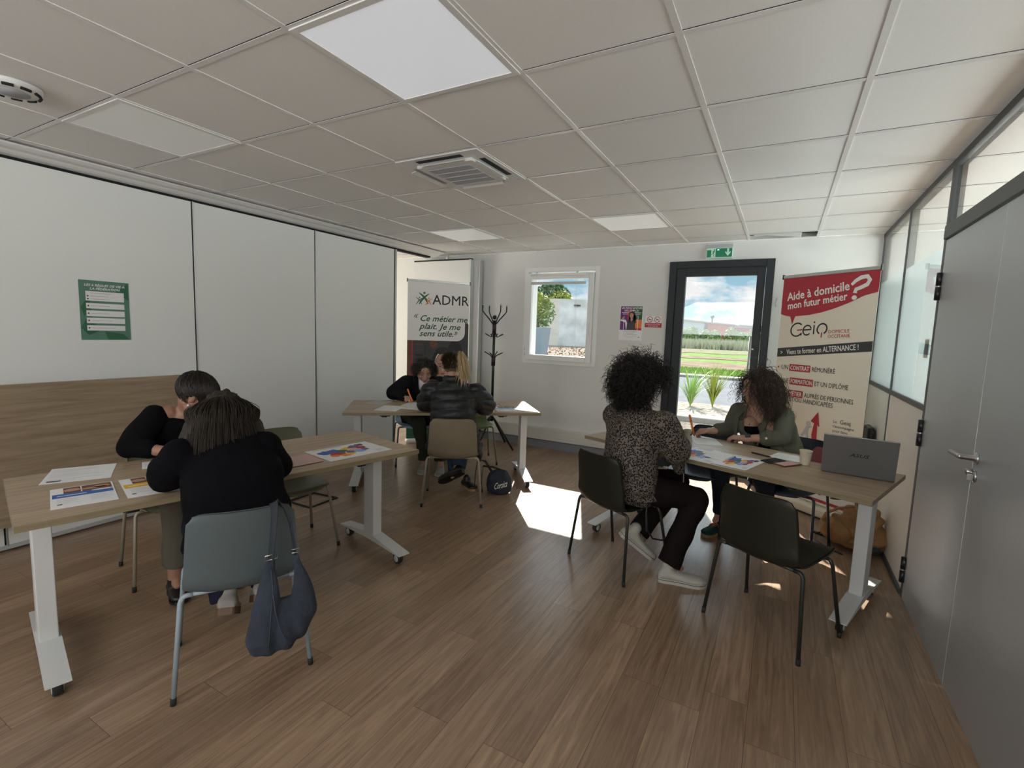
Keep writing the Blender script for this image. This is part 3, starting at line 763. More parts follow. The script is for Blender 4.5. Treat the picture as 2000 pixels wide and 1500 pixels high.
# grass blades on the field strips nearest the road: nobody could count them
def blades(name, n, x0, x1, y0, y1, h, m, label, seed, w=.02, lean=.4):
    r = np.random.RandomState(seed)
    X = r.uniform(x0, x1, n); Y = r.uniform(y0, y1, n); Hh = h * r.uniform(.5, 1.2, n); A = r.uniform(0, 6.28, n); Lx = r.normal(0, lean, n) * Hh; Ly = r.normal(0, lean, n) * Hh
    vs = np.stack([np.stack([X - w * np.cos(A), Y - w * np.sin(A), 0 * X], 1), np.stack([X + w * np.cos(A), Y + w * np.sin(A), 0 * X], 1), np.stack([X + Lx, Y + Ly, Hh], 1)], 1).reshape(-1, 3)
    mb = MB(); mb.add(vs, [(3 * i, 3 * i + 1, 3 * i + 2) for i in range(n)], m); return tag(mb.build(name), label, 'grass', kind='stuff')
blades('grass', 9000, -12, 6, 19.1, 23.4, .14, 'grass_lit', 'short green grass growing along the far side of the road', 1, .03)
blades('dry_grass', 6000, -13, 6, 66, 78, 1.25, 'grass_tall', 'pale tall dry grass in front of the far bushes', 2, .10, .2)
def leafy(mb, c, r, n, leafs, seed, m, squash=1.0):
    rs = np.random.RandomState(seed); vs = []; 
    d = rs.normal(size=(n, 3)); d /= np.linalg.norm(d, axis=1)[:, None]; q = r * rs.uniform(.45, 1, n)[:, None] ** .5
    p = np.asarray(c) + d * q * np.array([1, 1, squash])
    a = rs.normal(size=(n, 3)); a /= np.linalg.norm(a, axis=1)[:, None]; b = np.cross(a, rs.normal(size=(n, 3))); b /= np.linalg.norm(b, axis=1)[:, None]
    vs = np.stack([p - a * leafs, p + b * leafs * .45, p + a * leafs, p - b * leafs * .45], 1).reshape(-1, 3)
    mb.add(vs, [(4 * i, 4 * i + 1, 4 * i + 2, 4 * i + 3) for i in range(n)], m)
rr = random.Random(8)
for i in range(18):
    x = -19 + i * 1.75 + rr.uniform(-.5, .5); hh = rr.uniform(2.5, 3.3); y = 82 + (i % 2) * 1.9
    mb = MB(); leafy(mb, (x, y, hh * .5), 1.05, 520, .22, i, 'bush_far' if i % 3 else 'leaf', hh * .5); leafy(mb, (x + .1, y - .4, hh * .5), 1.0, 260, .19, i + 99, 'leaf', hh * .48)
    b = tag(mb.build('bush'), 'green bush in the row of bushes along the far edge of the field', 'bush', 'row of bushes beyond the field')
    mb = MB(); mb.tube([(x, y, 0), (x, y, hh * .7)], .06, 'p_brown', 6); mb.build('stem', b)
# long leaved plants in the planting bed
def strap_plant(x, y, h, n, label, seed, m='leaf', spread=.5):
    r = random.Random(seed); mb = MB()
    for i in range(n):
        a = r.uniform(0, 2 * PI); l = h * r.uniform(.55, 1.1); s = spread * r.uniform(.2, 1); w_ = .011
        px = [(x + math.cos(a) * s * l * q ** 1.4, y + math.sin(a) * s * l * q ** 1.4, l * (q - (.35 * s * q ** 3))) for q in (0, .3, .6, .85, 1)]
        u = V(-math.sin(a), math.cos(a), 0); vs = []
        for k, p in enumerate(px): ww = w_ * (1, 1.1, .9, .5, .05)[k]; vs += [V(*p) - u * ww, V(*p) + u * ww]
        mb.add(vs, [(2 * k, 2 * k + 1, 2 * k + 3, 2 * k + 2) for k in range(4)], m)
    return tag(mb.build('plant'), label, 'plant')
strap_plant(2.32, 10.0, .95, 70, 'tall strap-leaved plant in the gravel bed, right of centre behind the glass door', 1, 'leaf_bright', .85)
strap_plant(2.75, 10.2, 1.0, 80, 'bright upright grassy plant in the gravel bed, rightmost through the door', 2, 'leaf_yellow', .6)
strap_plant(1.42, 9.6, .8, 70, 'grassy plant in the gravel bed at the left edge of the door glass', 3, 'leaf_bright', .8)
strap_plant(1.90, 9.3, .34, 60, 'low bright green tuft by the kerb behind the glass door', 4, 'leaf_yellow', 1.0)
# industrial sheds beyond the field
def shed(name, x0, x1, y, z0, z1, m, label, band=None):
    mb = MB(); mb.add([(x0, y, 0), (x1, y, 0), (x1, y, z1), (x0, y, z0), (x0, y + 20, 0), (x1, y + 20, 0), (x1, y + 20, z1), (x0, y + 20, z0)],
                      [(0, 1, 2, 3), (5, 4, 7, 6), (1, 5, 6, 2), (4, 0, 3, 7), (3, 2, 6, 7)], m)
    t = tag(mb.build(name), label, 'building')
    mb = MB(); mb.add([(x0 - .2, y - .3, z0), (x1 + .2, y - .3, z1), (x1 + .2, y + 20, z1), (x0 - .2, y + 20, z0), (x0 - .2, y - .3, z0 + .22), (x1 + .2, y - .3, z1 + .22), (x1 + .2, y + 20, z1 + .22), (x0 - .2, y + 20, z0 + .22)],
                      [(0, 1, 5, 4), (1, 2, 6, 5), (2, 3, 7, 6), (3, 0, 4, 7), (4, 5, 6, 7), (0, 3, 2, 1)], band or 'kerb'); mb.build('roof', t)
    return t
shed('warehouse', -13.6, -9.75, 100, 4.75, 4.35, 'shed_grey', 'pale grey flat-roofed warehouse on the left beyond the field')
s2 = shed('warehouse', -9.2, -4.6, 102, 4.35, 4.0, 'shed_red', 'red warehouse in the middle beyond the field')
shed('warehouse', -5.4, 4.5, 128, 4.6, 4.2, 'shed_blue', 'blue-grey warehouse standing behind the red ones')
s4 = shed('warehouse', -4.1, 3.5, 101, 3.6, 3.3, 'shed_red', 'lower red warehouse with a dark opening on the right beyond the field', 'shed_blue')
mb = MB(); mb.box((-3.7, 100.85, 2.2), (-2.4, 101.0, 3.0), 'black'); mb.build('opening', s4)
mb = MB(); mb.tube([(-8.6, 103, 4.2), (-8.6, 103, 5.4)], .12, 'black', 8).ell((-8.6, 103, 5.6), .35, None, 'black', 10, 6); mb.build('roof_vent', s2)
# concrete building seen through the window
mb = MB(); B0 = V(-18.3, 50, 0)
mb.add([(-22.5, 50.6, 0), (-18.3, 50, 0), (-18.3, 50, 5.25), (-22.5, 50.6, 5.3), (-22.5, 62, 0), (-22.5, 62, 5.3), (-9, 62, 0), (-9, 62, 5.2)], [(0, 1, 2, 3), (4, 0, 3, 5), (6, 4, 5, 7)], 'concrete_warm')
bl = tag(mb.build('building'), 'bare concrete block building seen through the small window', 'building')
mb = MB(); mb.add([(-18.3, 50, 0), (-11.0, 55, 0), (-11.0, 55, 5.2), (-18.3, 50, 5.25)], [(0, 1, 2, 3)], 'concrete'); mb.add([(-22.5, 50.6, 5.3), (-18.3, 50, 5.25), (-11, 55, 5.2), (-9, 62, 5.2), (-22.5, 62, 5.3)], [(0, 1, 2, 3, 4)], 'concrete'); mb.build('wall', bl)
mb = MB()
for z in (1.3, 2.6, 3.9): mb.add([(-22.5, 50.58, z), (-18.3, 49.98, z), (-18.3, 49.98, z + .05), (-22.5, 50.58, z + .05)], [(0, 1, 2, 3)], 'ink_grey')
mb.build('joint', bl)
mb = MB(); mb.obox((-16.6, 51.1, 4.6), V(1, .68, 0), V(-.68, 1, 0), V(0, 0, 1), .35, .12, .07, 'anthracite'); mb.build('wall_lamp', bl)
mb = MB(); mb.tube([(-17.6, 60, 0), (-17.6, 60, 8.4)], .035, 'anthracite', 6); tag(mb.build('street_pole'), 'thin dark pole rising behind the concrete building outside the window', 'pole')
t = thing('potted_tree', 'leafy yellow-green tree in a tall grey planter outside the small window', 'tree', (-9.0, 24, 0))
cx, cy = -8.25, 24.0
mb = MB(); mb.prism([(-.34, -.34), (.34, -.34), (.34, .34), (-.34, .34)], (cx, cy, 0), V(1, 0, 0), V(0, 1, 0), V(0, 0, 1), 0, .03, 'planter')
mb.add([(cx - .42, cy - .42, .03), (cx + .42, cy - .42, .03), (cx + .42, cy + .42, .03), (cx - .42, cy + .42, .03), (cx - .56, cy - .56, 1.75), (cx + .56, cy - .56, 1.75), (cx + .56, cy + .56, 1.75), (cx - .56, cy + .56, 1.75)], [(0, 1, 5, 4), (1, 2, 6, 5), (2, 3, 7, 6), (3, 0, 4, 7), (4, 5, 6, 7)], 'planter'); mb.build('planter', t)
mb = MB(); mb.tube([(cx, cy, 1.7), (cx + .05, cy, 2.6), (cx, cy, 3.4)], .05, 'p_brown', 8); mb.build('trunk', t)
mb = MB(); leafy(mb, (cx - .15, cy, 2.9), .85, 1300, .10, 5, 'leaf_yellow', 1.0); leafy(mb, (cx, cy + .2, 2.6), .9, 700, .10, 7, 'leaf', 1.0); mb.build('foliage', t)
t = thing('tree', 'taller darker tree rising behind the concrete building on the left of the window', 'tree', (-20, 56, 0))
mb = MB(); leafy(mb, (-26.5, 66, 6.4), 2.9, 1500, .32, 11, 'leaf_dark', .8); leafy(mb, (-24.9, 65, 6.2), 1.9, 900, .28, 12, 'leaf_yellow', .7); mb.build('foliage', t)
mb = MB(); mb.tube([(-25.8, 66, 0), (-25.8, 66, 6)], .2, 'p_brown', 8); mb.build('trunk', t)
mb = MB(); rs = random.Random(2)
for i in range(900):
    x, y = rs.uniform(-16, -5), rs.uniform(26, 46); l = rs.uniform(.05, .16)
    a = rs.uniform(0, 6.3); mb.add([(x, y, .0), (x + l * math.cos(a), y + l * math.sin(a), .0), (x + l * .5, y, l * .9)], [(0, 1, 2)], 'p_brown' if i % 2 else ('leaf' if i % 3 else 'p_red'))
tag(mb.build('ground_cover_plants'), 'low reddish and green ground cover scattered over the gravel outside the window', 'plants', kind='stuff')
# =================================================================== TABLES
def make_table():
    """flip-top table: length along +X from the corner (0,0), width along +Y, top at .74"""
    Lh, Wd = 1.78, .76
    t = bpy.data.objects.new('folding_table', None); COL.objects.link(t)
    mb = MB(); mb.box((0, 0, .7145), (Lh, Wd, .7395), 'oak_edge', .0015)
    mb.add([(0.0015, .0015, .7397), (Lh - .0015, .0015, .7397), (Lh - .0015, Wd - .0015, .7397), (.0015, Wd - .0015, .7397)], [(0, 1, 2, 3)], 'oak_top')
    mb.build('tabletop', t)
    mb = MB(); mb.box((.13, Wd / 2 - .02, .662), (Lh - .13, Wd / 2 + .02, .70), 'white_metal', .003); mb.build('crossbar', t)
    for x in (.09, Lh - .09):
        lg = MB(); lg.box((x - .032, Wd / 2 - .058, .10), (x + .032, Wd / 2 + .058, .685), 'white_metal', .004)
        leg = lg.build('leg', t)
        f = MB(); hw = .040
        prof = [(.02, .072), (.02, .078), (Wd / 2 - .06, .118), (Wd / 2 + .06, .118), (Wd - .02, .078), (Wd - .02, .072), (Wd / 2 + .05, .082), (Wd / 2 - .05, .082)]
        f.prism([(a, b) for a, b in prof], (x, 0, 0), V(0, 1, 0), V(0, 0, 1), V(1, 0, 0), -hw, hw, 'white_metal'); f.build('foot', leg)
        bk = MB(); bk.box((x - .05, Wd / 2 - .16, .695), (x + .05, Wd / 2 + .16, .7145), 'black_plastic', .004); bk.build('flip_bracket', leg)
        for y in (.085, Wd - .085):
            c = MB(); c.tube([(x, y, .058), (x, y, .078)], .009, 'steel', 10)
            c.lathe([(.012, -.017), (.031, -.016), (.033, -.010), (.033, .010), (.031, .016), (.012, .017)], (x, y, .033), (1, 0, 0), 'rubber', 26)
            c.lathe([(.001, -.0185), (.021, -.0185), (.022, -.015)], (x, y, .033), (1, 0, 0), 'paper_grey', 22); c.lathe([(.022, .015), (.021, .0185), (.001, .0185)], (x, y, .033), (1, 0, 0), 'paper_grey', 22)
            c.box((x - .008, y - .015, .050), (x + .008, y + .015, .069), 'steel', .002)
            c.build('caster', t)
    for x in (.36, Lh - .36):
        k = MB(); k.box((x - .045, .035, .700), (x + .045, .085, .7145), 'black_plastic', .004); k.box((x - .03, .045, .690), (x + .015, .07, .702), 'black_plastic', .003); k.build('release_handle', t)
    return t
tb = make_table()
def put_table(o, A, B, label):
    d = unit(V(B[0] - A[0], B[1] - A[1], 0)); o.location = (A[0], A[1], 0); o.rotation_euler = (0, 0, math.atan2(d[1], d[0]))
    tag(o, label, 'table', 'folding tables on castors')
tC, tR = copy_tree(tb), copy_tree(tb)
put_table(tb, (1.645, -.575), (2.058, 1.156), 'light oak folding table nearest the camera on the left, two women in black at it')
put_table(tC, (.69, 1.78), (2.062, 2.911), 'light oak folding table in the middle, its right end in sunlight')
put_table(tR, (2.748, 2.231), (4.427, 1.642), 'light oak folding table on the right carrying the laptop, in front of the glass door')
# a fourth table stands tipped up against the partition
def make_tipped():
    t = thing('folding_table', 'folding table with its oak top tipped upright against the sliding partition', 'table', (-.06, -.85, 0), 'folding tables on castors')
    x0, x1 = -.105, -.080; y0, y1 = -.86, .90
    M['oak_up'] = oak('oak_upright', 1, (.24, .175, .11), (.36, .275, .185))
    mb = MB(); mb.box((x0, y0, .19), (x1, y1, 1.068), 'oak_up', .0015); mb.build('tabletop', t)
    for y in (y0 + .09, y1 - .09):
        lg = MB(); lg.box((-.155, y - .024, .10), (-.115, y + .024, .69), 'white_metal', .004); leg = lg.build('leg', t)
    return t
make_tipped()

# =================================================================== CHAIRS
def make_chair(name_suffix, shell_m, leg_m, cap_m='rubber'):
    """local: faces +Y, origin on the floor under the seat"""
    t = bpy.data.objects.new('chair', None); COL.objects.link(t)
    prof = [(.225, .415), (.222, .432), (.205, .443), (.14, .446), (.05, .441), (-.05, .435), (-.12, .432), (-.160, .436), (-.185, .452), (-.200, .48), (-.210, .53), (-.220, .60), (-.232, .68), (-.241, .73), (-.246, .765)]
    hw = [.135, .165, .190, .208, .214, .214, .212, .211, .210, .208, .204, .199, .193, .188, .165]
    # smooth resample
    n = 40; S_ = []
    for i in range(n + 1):
        q = i / n * (len(prof) - 1); a = int(min(q, len(prof) - 2)); f = q - a
        S_.append((prof[a][0] * (1 - f) + prof[a + 1][0] * f, prof[a][1] * (1 - f) + prof[a + 1][1] * f, hw[a] * (1 - f) + hw[a + 1] * f))
    W_ = 16; top = []
    for i, (y, z, h) in enumerate(S_):
        back = min(1, max(0, (z - .436) / .10)) if y < -.1 else 0
        row = []
        for j in range(W_ + 1):
            u = -1 + 2 * j / W_; uu = math.copysign(abs(u) ** .9, u); x = uu * h
            cu = (u * u)
            edge = (1 - (i / n)) 
            yy = y + back * (.040 * cu - .020) - (.022 * (1 - back) * (1 - cu) if y < -.1 else 0) - (.02 * cu if i < 4 else 0)
            zz = z + (1 - back) * (.010 * cu - .004) - (.018 * (1 - cu) if (y < -.1 and back < .6) else 0)
            if i > n - 3: zz -= .012 * cu ** 4
            row.append(V(x, yy, zz))
        top.append(row)
    # normals
    G = np.array(top); du = np.gradient(G, axis=1); dv = np.gradient(G, axis=0); nn = np.cross(du, dv); nn /= np.linalg.norm(nn, axis=2)[..., None]
    th = .0045; A = (G + nn * th).reshape(-1, 3); B = (G - nn * th).reshape(-1, 3); k = W_ + 1; off = len(A); fs = []
    for i in range(n):
        for j in range(W_):
            a, b, c, d = i * k + j, i * k + j + 1, (i + 1) * k + j + 1, (i + 1) * k + j
            fs.append((a, b, c, d)); fs.append((off + d, off + c, off + b, off + a))
    for i in range(n):
        for j in (0, W_):
            a, d = i * k + j, (i + 1) * k + j; fs.append((a, d, off + d, off + a))
    for j in range(W_):
        for i in (0, n):
            a, b = i * k + j, i * k + j + 1; fs.append((a, off + a, off + b, b))
    mb = MB(); mb.add(np.concatenate([A, B]), fs, shell_m, True); sh = mb.build('seat_shell', t)
    sub = sh.modifiers.new('s', 'SUBSURF'); sub.levels = 1; sub.render_levels = 1
    mb = MB()
    for y in (-.165, .12): mb.tube([(-.195, y, .418), (-.12, y, .417), (.12, y, .417), (.195, y, .418)], .0085, leg_m, 10)
    for x in (-.14, .14): mb.tube([(x, -.165, .417), (x, .12, .417)], .007, leg_m, 8)
    mb.build('frame', t)
    for sx_ in (-1, 1):
        for yt, yb in ((-.165, -.205), (.12, .205)):
            pts = [(sx_ * .175, yt, .417)]
            for a in (0, 25, 50, 75): pts.append((sx_ * (.195 + .020 * math.sin(math.radians(a))), yt, .417 - .022 * (1 - math.cos(math.radians(a)))))
            pts += [(sx_ * .218, yt + (yb - yt) * .05, .39), (sx_ * .25, yb, .012)]
            mb = MB(); mb.tube(pts, .0095, leg_m, 12); lg = mb.build('leg', t)
            mb = MB(); mb.tube([(sx_ * .2492, yb - (yb - yt) * .02, .03), (sx_ * .251, yb, 0)], .0108, cap_m, 12); mb.build('foot_cap', lg)
    return t
mk('shell_blue', (.085, .108, .114), .42); mk('leg_blue', (.30, .37, .42), .35)
mk('shell_sand', (.19, .155, .10), .42); mk('leg_sand', (.34, .30, .23), .38, .2)
mk('shell_olive', (.16, .165, .105), .42); mk('leg_olive', (.26, .235, .17), .38, .2)
mk('shell_green', (.11, .135, .050), .42); mk('leg_green', (.15, .16, .10), .4)
mk('shell_dark', (.012, .0135, .008), .40); mk('leg_dark', (.022, .023, .019), .4)  # darkened copy of the olive shell, its backlit shade put into the colour
mk('shell_navy', (.012, .018, .030), .42); mk('leg_navy', (.03, .03, .05), .35, .3)
mk('shell_light_blue', (.32, .42, .52), .42); mk('leg_slate', (.14, .15, .17), .4, .3)
mk('leg_bronze', (.12, .10, .08), .4, .3)
def chair(shell, leg, c, fd, label):
    o = make_chair('', shell, leg); place(o, (c[0], c[1], 0), facing(fd)); tag(o, label, 'chair', 'moulded shell chairs'); return o
chB = chair('shell_blue', 'leg_blue', (1.972, .052), (-.868, .498), 'pale blue shell chair nearest the camera on the left, a denim bag hung on it')
chS = chair('shell_olive', 'leg_sand', (.852, .352), (.969, -.253), 'shell chair behind the left table, the woman with the ear stud sits on it')
chO = chair('shell_olive', 'leg_sand', (1.182, .875), (.969, -.253), 'empty grey-green shell chair behind the left table')
chC = chair('shell_sand', 'leg_sand', (1.547, 2.253), (-.522, .854), 'sand coloured shell chair under the woman in the quilted jacket')
chG = chair('shell_green', 'leg_green', (.975, 3.40), (.70, -.71), 'empty moss green shell chair behind the middle table')
chP = chair('shell_light_blue', 'leg_slate', (.474, 3.04), (.75, -.66), 'light blue shell chair behind the middle table under the writing woman')
chD = chair('shell_dark', 'leg_dark', (3.147, 1.88), (.466, .885), 'olive shell chair, shade in its colour, under the woman in the leopard print blouse')
chE = chair('shell_dark', 'leg_dark', (4.045, 1.62), (.463, .886), 'empty olive shell chair, shade in its colour, at the near side of the right table')
chN1 = chair('shell_navy', 'leg_navy', (3.50, 2.90), (-.25, -.97), 'navy shell chair behind the right table, left of the woman in the blazer')
chN2 = chair('shell_navy', 'leg_navy', (4.10, 2.86), (-.33, -.94), 'navy shell chair behind the right table beside the laptop, under the woman in the blazer')

# =================================================================== COAT RACK
t = thing('coat_rack', 'black metal coat rack with curved hooks in the corner by the window wall', 'coat rack', (.80, 4.12, 0))
cx, cy = .80, 4.12
mb = MB(); mb.tube([(cx, cy, .38), (cx, cy, 1.62)], .017, 'black', 14).tube([(cx, cy, 1.44), (cx, cy, 1.60)], .026, 'black', 14).tube([(cx, cy, 1.05), (cx, cy, 1.18)], .026, 'black', 14).tube([(cx, cy, .34), (cx, cy, .45)], .022, 'black', 14); mb.build('pole', t)
mb = MB(); mb.ell((cx, cy, 1.655), .028, None, 'black'); mb.build('finial', t)
for k in range(4):
    a = PI / 4 + k * PI / 2 + .2; d = V(math.cos(a), math.sin(a), 0); o3 = V(cx, cy, 0)
    mb = MB(); mb.tube([o3 + d * .02 + V(0, 0, 1.57), o3 + d * .07 + V(0, 0, 1.63), o3 + d * .13 + V(0, 0, 1.69), o3 + d * .165 + V(0, 0, 1.73), o3 + d * .165 + V(0, 0, 1.80)], .008, 'black', 8); mb.ell(o3 + d * .165 + V(0, 0, 1.81), .012, None, 'steel', 10, 6)
    mb.build('coat_hook', t)
for z in (1.42, 1.19):
    for k in range(4):
        a = k * PI / 2 + .15; d = V(math.cos(a), math.sin(a), 0); o3 = V(cx, cy, 0)
        s_ = 1 if z < 1.3 else -1
        mb = MB(); mb.tube([o3 + d * .02 + V(0, 0, z + (.05 if z > 1.3 else -.04)), o3 + d * .04 + V(0, 0, z - .01), o3 + d * .08 + V(0, 0, z + .01), o3 + d * .12 + V(0, 0, z + .03)], .007, 'black', 8); mb.ell(o3 + d * .125 + V(0, 0, z + .035), .011, None, 'steel', 10, 6); mb.build('coat_hook', t)
for k in range(4):
    a = k * PI / 2 - .05; d = V(math.cos(a), math.sin(a), 0); o3 = V(cx, cy, 0)
    mb = MB(); mb.tube([o3 + d * .01 + V(0, 0, .40), o3 + d * .06 + V(0, 0, .35), o3 + d * .33 + V(0, 0, .015)], .012, 'black', 10); mb.ell(o3 + d * .33 + V(0, 0, .014), .014, None, 'rubber', 10, 6); mb.build('leg', t)

# =================================================================== ROLL-UP BANNERS
def banner_stand(A, B, z0, z1, name_label, print_fn, fabric, base_m, base_h):
    A = V(*A, 0); B = V(*B, 0); ux = unit(B - A); wd = np.linalg.norm(B - A); n_ = unit(np.cross(ux, V(0, 0, 1)))
    t = thing('rollup_banner', name_label, 'banner', tuple((A + B) / 2), 'roll-up banners')
    F = Frame(A + V(0, 0, z0) + n_ * .002, ux, V(0, 0, 1), .0007)
    mb = MB(); mb.obox((A + B) / 2 + V(0, 0, (z0 + z1) / 2), ux, n_, V(0, 0, 1), wd / 2, .0012, (z1 - z0) / 2, fabric)
    print_fn(mb, F, wd, z1 - z0); mb.build('banner_fabric', t)
    mb = MB(); mb.obox((A + B) / 2 + V(0, 0, z1 + .012), ux, n_, V(0, 0, 1), wd / 2 + .004, .008, .014, 'alu', .002)
    for s_ in (-1, 1): mb.obox((A + B) / 2 + ux * s_ * (wd / 2 + .006) + V(0, 0, z1 + .012), ux, n_, V(0, 0, 1), .005, .012, .022, 'black_plastic', .002)
    mb.build('top_rail', t)
    mb = MB(); mb.obox((A + B) / 2 + V(0, 0, base_h / 2 + .01), ux, n_, V(0, 0, 1), wd / 2 + .01, .05, base_h / 2, base_m, .02); mb.build('base', t)
    mb = MB(); mb.tube([(A + B) / 2 - n_ * .02 + V(0, 0, .05), (A + B) / 2 - n_ * .02 + V(0, 0, z1 + .01)], .008, 'alu', 8); mb.build('pole', t)
    return t
def geiq(mb, F, w_, h_):
    F0 = F; F = ScaledFrame(F, .95, .955, 1.4955 - .11); w_ = w_ / .95; h_ = (h_ - F.zc) / .955 + F.zc
    X = lambda q: q * w_
    Z = lambda a: a - .11
    def fit(txt, x0, x1, z, size, m, layer=2, bold=.0, rot=0.0):
        vs, _ = text_geo(txt); wd = max(a for a, b in vs) * size
        mb.text(txt, F, x0, z, size, m, layer, bold, 0, xs=(x1 - x0) / wd, rot=rot)
    top = h_
    pl = [(0, top), (0, Z(1.745)), (.06, Z(1.728)), (.105, Z(1.722)), (.132, Z(1.645)), (.16, Z(1.722))]
    for q in (.3, .42, .54, .66, .78, .90): pl.append((q, Z(1.722 + .20 * ((q - .16) / .70) ** 1.9)))
    pl[-1] = (w_, Z(1.905)); pl += [(w_, top)]
    mb.flat(pl, F, 'p_red', 1)
    fit('Aide à domicile', .060, .655, Z(1.868), .108, 'ink_white', 2, .024, .113)
    fit('mon futur métier', .070, .645, Z(1.787), .094, 'ink_white', 2, .024, .115)
    q = [(.665, 1.975), (.695, 2.005), (.74, 2.030), (.79, 2.035), (.812, 2.005), (.795, 1.970), (.745, 1.948), (.705, 1.935), (.700, 1.905)]
    mb.stroke(F, [(a, Z(b)) for a, b in q], [.024, .030, .034, .034, .034, .034, .032, .032, .034], 'ink_white', 2.2); mb.disc(F, .698, Z(1.868), .022, .019, 'ink_white', 2.2)
    # logo, drawn on a slightly rising line
    def lp(x, z): return (x, Z(1.537 + (x - .13) * .09 + z))
    gx = .19
    mb.stroke(F, [lp(gx + .062 * math.cos(a), .055 + .060 * math.sin(a)) for a in np.linspace(.75, 5.6, 20)], .013, 'p_dark', 2)
    mb.stroke(F, [lp(gx + .002, .050), lp(gx + .056, .050)], .010, 'p_red', 2.3); mb.stroke(F, [lp(gx + .048, .022), lp(gx + .048, .0)], .012, 'p_dark', 2)
    ex = .295
    mb.stroke(F, [lp(ex - .036, .046)] + [lp(ex + .040 * math.cos(a), .042 + .044 * math.sin(a)) for a in np.linspace(.1, 5.5, 16)], .012, 'p_dark', 2)
    mb.stroke(F, [lp(.362, 0), lp(.362, .082)], .012, 'p_dark', 2); mb.disc(F, *lp(.362, .108), .008, .008, 'p_dark', 2)
    mb.stroke(F, [lp(.440 + .046 * math.cos(a), .042 + .046 * math.sin(a)) for a in np.linspace(-1.1, 4.2, 18)], .013, 'p_dark', 2)
    mb.stroke(F, [lp(.440, .010), lp(.440, -.035)], .011, 'p_red', 2.3)
    fit('DOMICILE', .500, .690, Z(1.569), .040, 'p_red', 2, .006, .06); fit('OCCITANIE', .500, .700, Z(1.528), .040, 'p_red', 2, .006, .06)
    mb.flat([(0, Z(1.334)), (w_, Z(1.429)), (w_, Z(1.513)), (0, Z(1.417))], F, 'p_dark_grey', 1)
    mb.text('>', F, .035, Z(1.357), .060, 'ink_white', 2, .012, xs=.8, rot=.11); fit('Viens te former en ALTERNANCE !', .105, .785, Z(1.362), .068, 'ink_white', 2, .014, .112)
    def line(z, a, b, c, xa, xr0, xr1, xe):
        mb.disc(F, xa - .032, z + .018, .009, .009, 'p_red', 2); fit(a, xa, xr0 - .014, z, .058, 'p_dark_grey', 2, .008)
        mb.rect(F, xr0, z - .012, xr1, z + .052, 'p_red', 1.4); fit(b, xr0 + .010, xr1 - .010, z, .058, 'ink_white', 2.2, .018); fit(c, xr1 + .014, xe, z, .058, 'p_dark_grey', 2, .008)
    line(Z(1.222), 'UN', 'CONTRAT', 'RÉMUNÉRÉ', .060, .148, .365, .600); line(Z(1.096), 'UNE', 'FORMATION', 'ET UN DIPLÔME', .062, .165, .405, .730); line(Z(.980), 'UN', 'MÉTIER', 'AUPRÈS DE PERSONNES', .085, .160, .315, .785)
    fit('ÂGÉES ET/OU HANDICAPÉES', .040, .612, Z(.925), .058, 'p_dark_grey', 2, .008)
    # arrow carried by a small grey figure
    ax = .475; az = Z(.875)
    mb.flat([(ax - .055, az - .10), (ax + .01, az - .005), (ax + .035, az - .14), (ax + .012, az - .125), (ax + .02, az - .26), (ax + .055, az - .36), (ax - .02, az - .33), (ax - .035, az - .22), (ax - .02, az - .115)], F, 'p_red', 2)
    mb.flat([(ax - .02, az - .33), (ax + .12, az - .30), (ax + .13, az - .42), (ax - .02, az - .42)], F, 'p_red', 1.8)
    mb.disc(F, ax - .075, az - .125, .022, .022, 'paper_grey', 3); mb.stroke(F, [(ax - .075, az - .15), (ax - .10, az - .21), (ax - .135, az - .25)], [.03, .035, .022], 'paper_grey', 3); mb.stroke(F, [(ax - .09, az - .20), (ax - .075, az - .25), (ax - .085, az - .30)], .022, 'paper_grey', 3.2); mb.stroke(F, [(ax - .075, az - .155), (ax - .035, az - .15)], .014, 'paper_grey', 3.4)
    for i, s_ in enumerate(("Le", "t'accompagne", 'pour faire', 'décoller', 'ta carrière !')): mb.text(s_, F, X(.71), az - .075 - i * .040, .034, 'p_dark_grey', 2, .004, xs=1.0)
    mb.text('Geiq', F, X(.775), az - .075, .050, 'p_dark_grey', 2, .006)
    # printed photograph near the foot, grey helping hands
    rs = random.Random(12); F = F0; w_ *= .95
    mb.rect(F, 0, .045, w_, .42, 'paper', 1)
    for i in range(34):
        x_, z_ = rs.uniform(.08, w_ - .08), rs.uniform(.09, .38)
        mb.disc(F, x_, z_, rs.uniform(.03, .07), rs.uniform(.010, .028), ('paper_grey', 'ink_grey', 'banner_white', 'p_dark_grey')[i % 4 if i % 5 else 3], 2 + i * .05, rot=rs.uniform(-.8, .8))
    mb.rect(F, 0, .022, w_, .046, 'p_red', 4.2)
banner_stand((3.952, 3.995), (4.594, 3.447), .11, 2.055, 'cream and red roll-up banner about home care jobs in the right corner', geiq, 'banner_cream', 'banner_cream', .085)
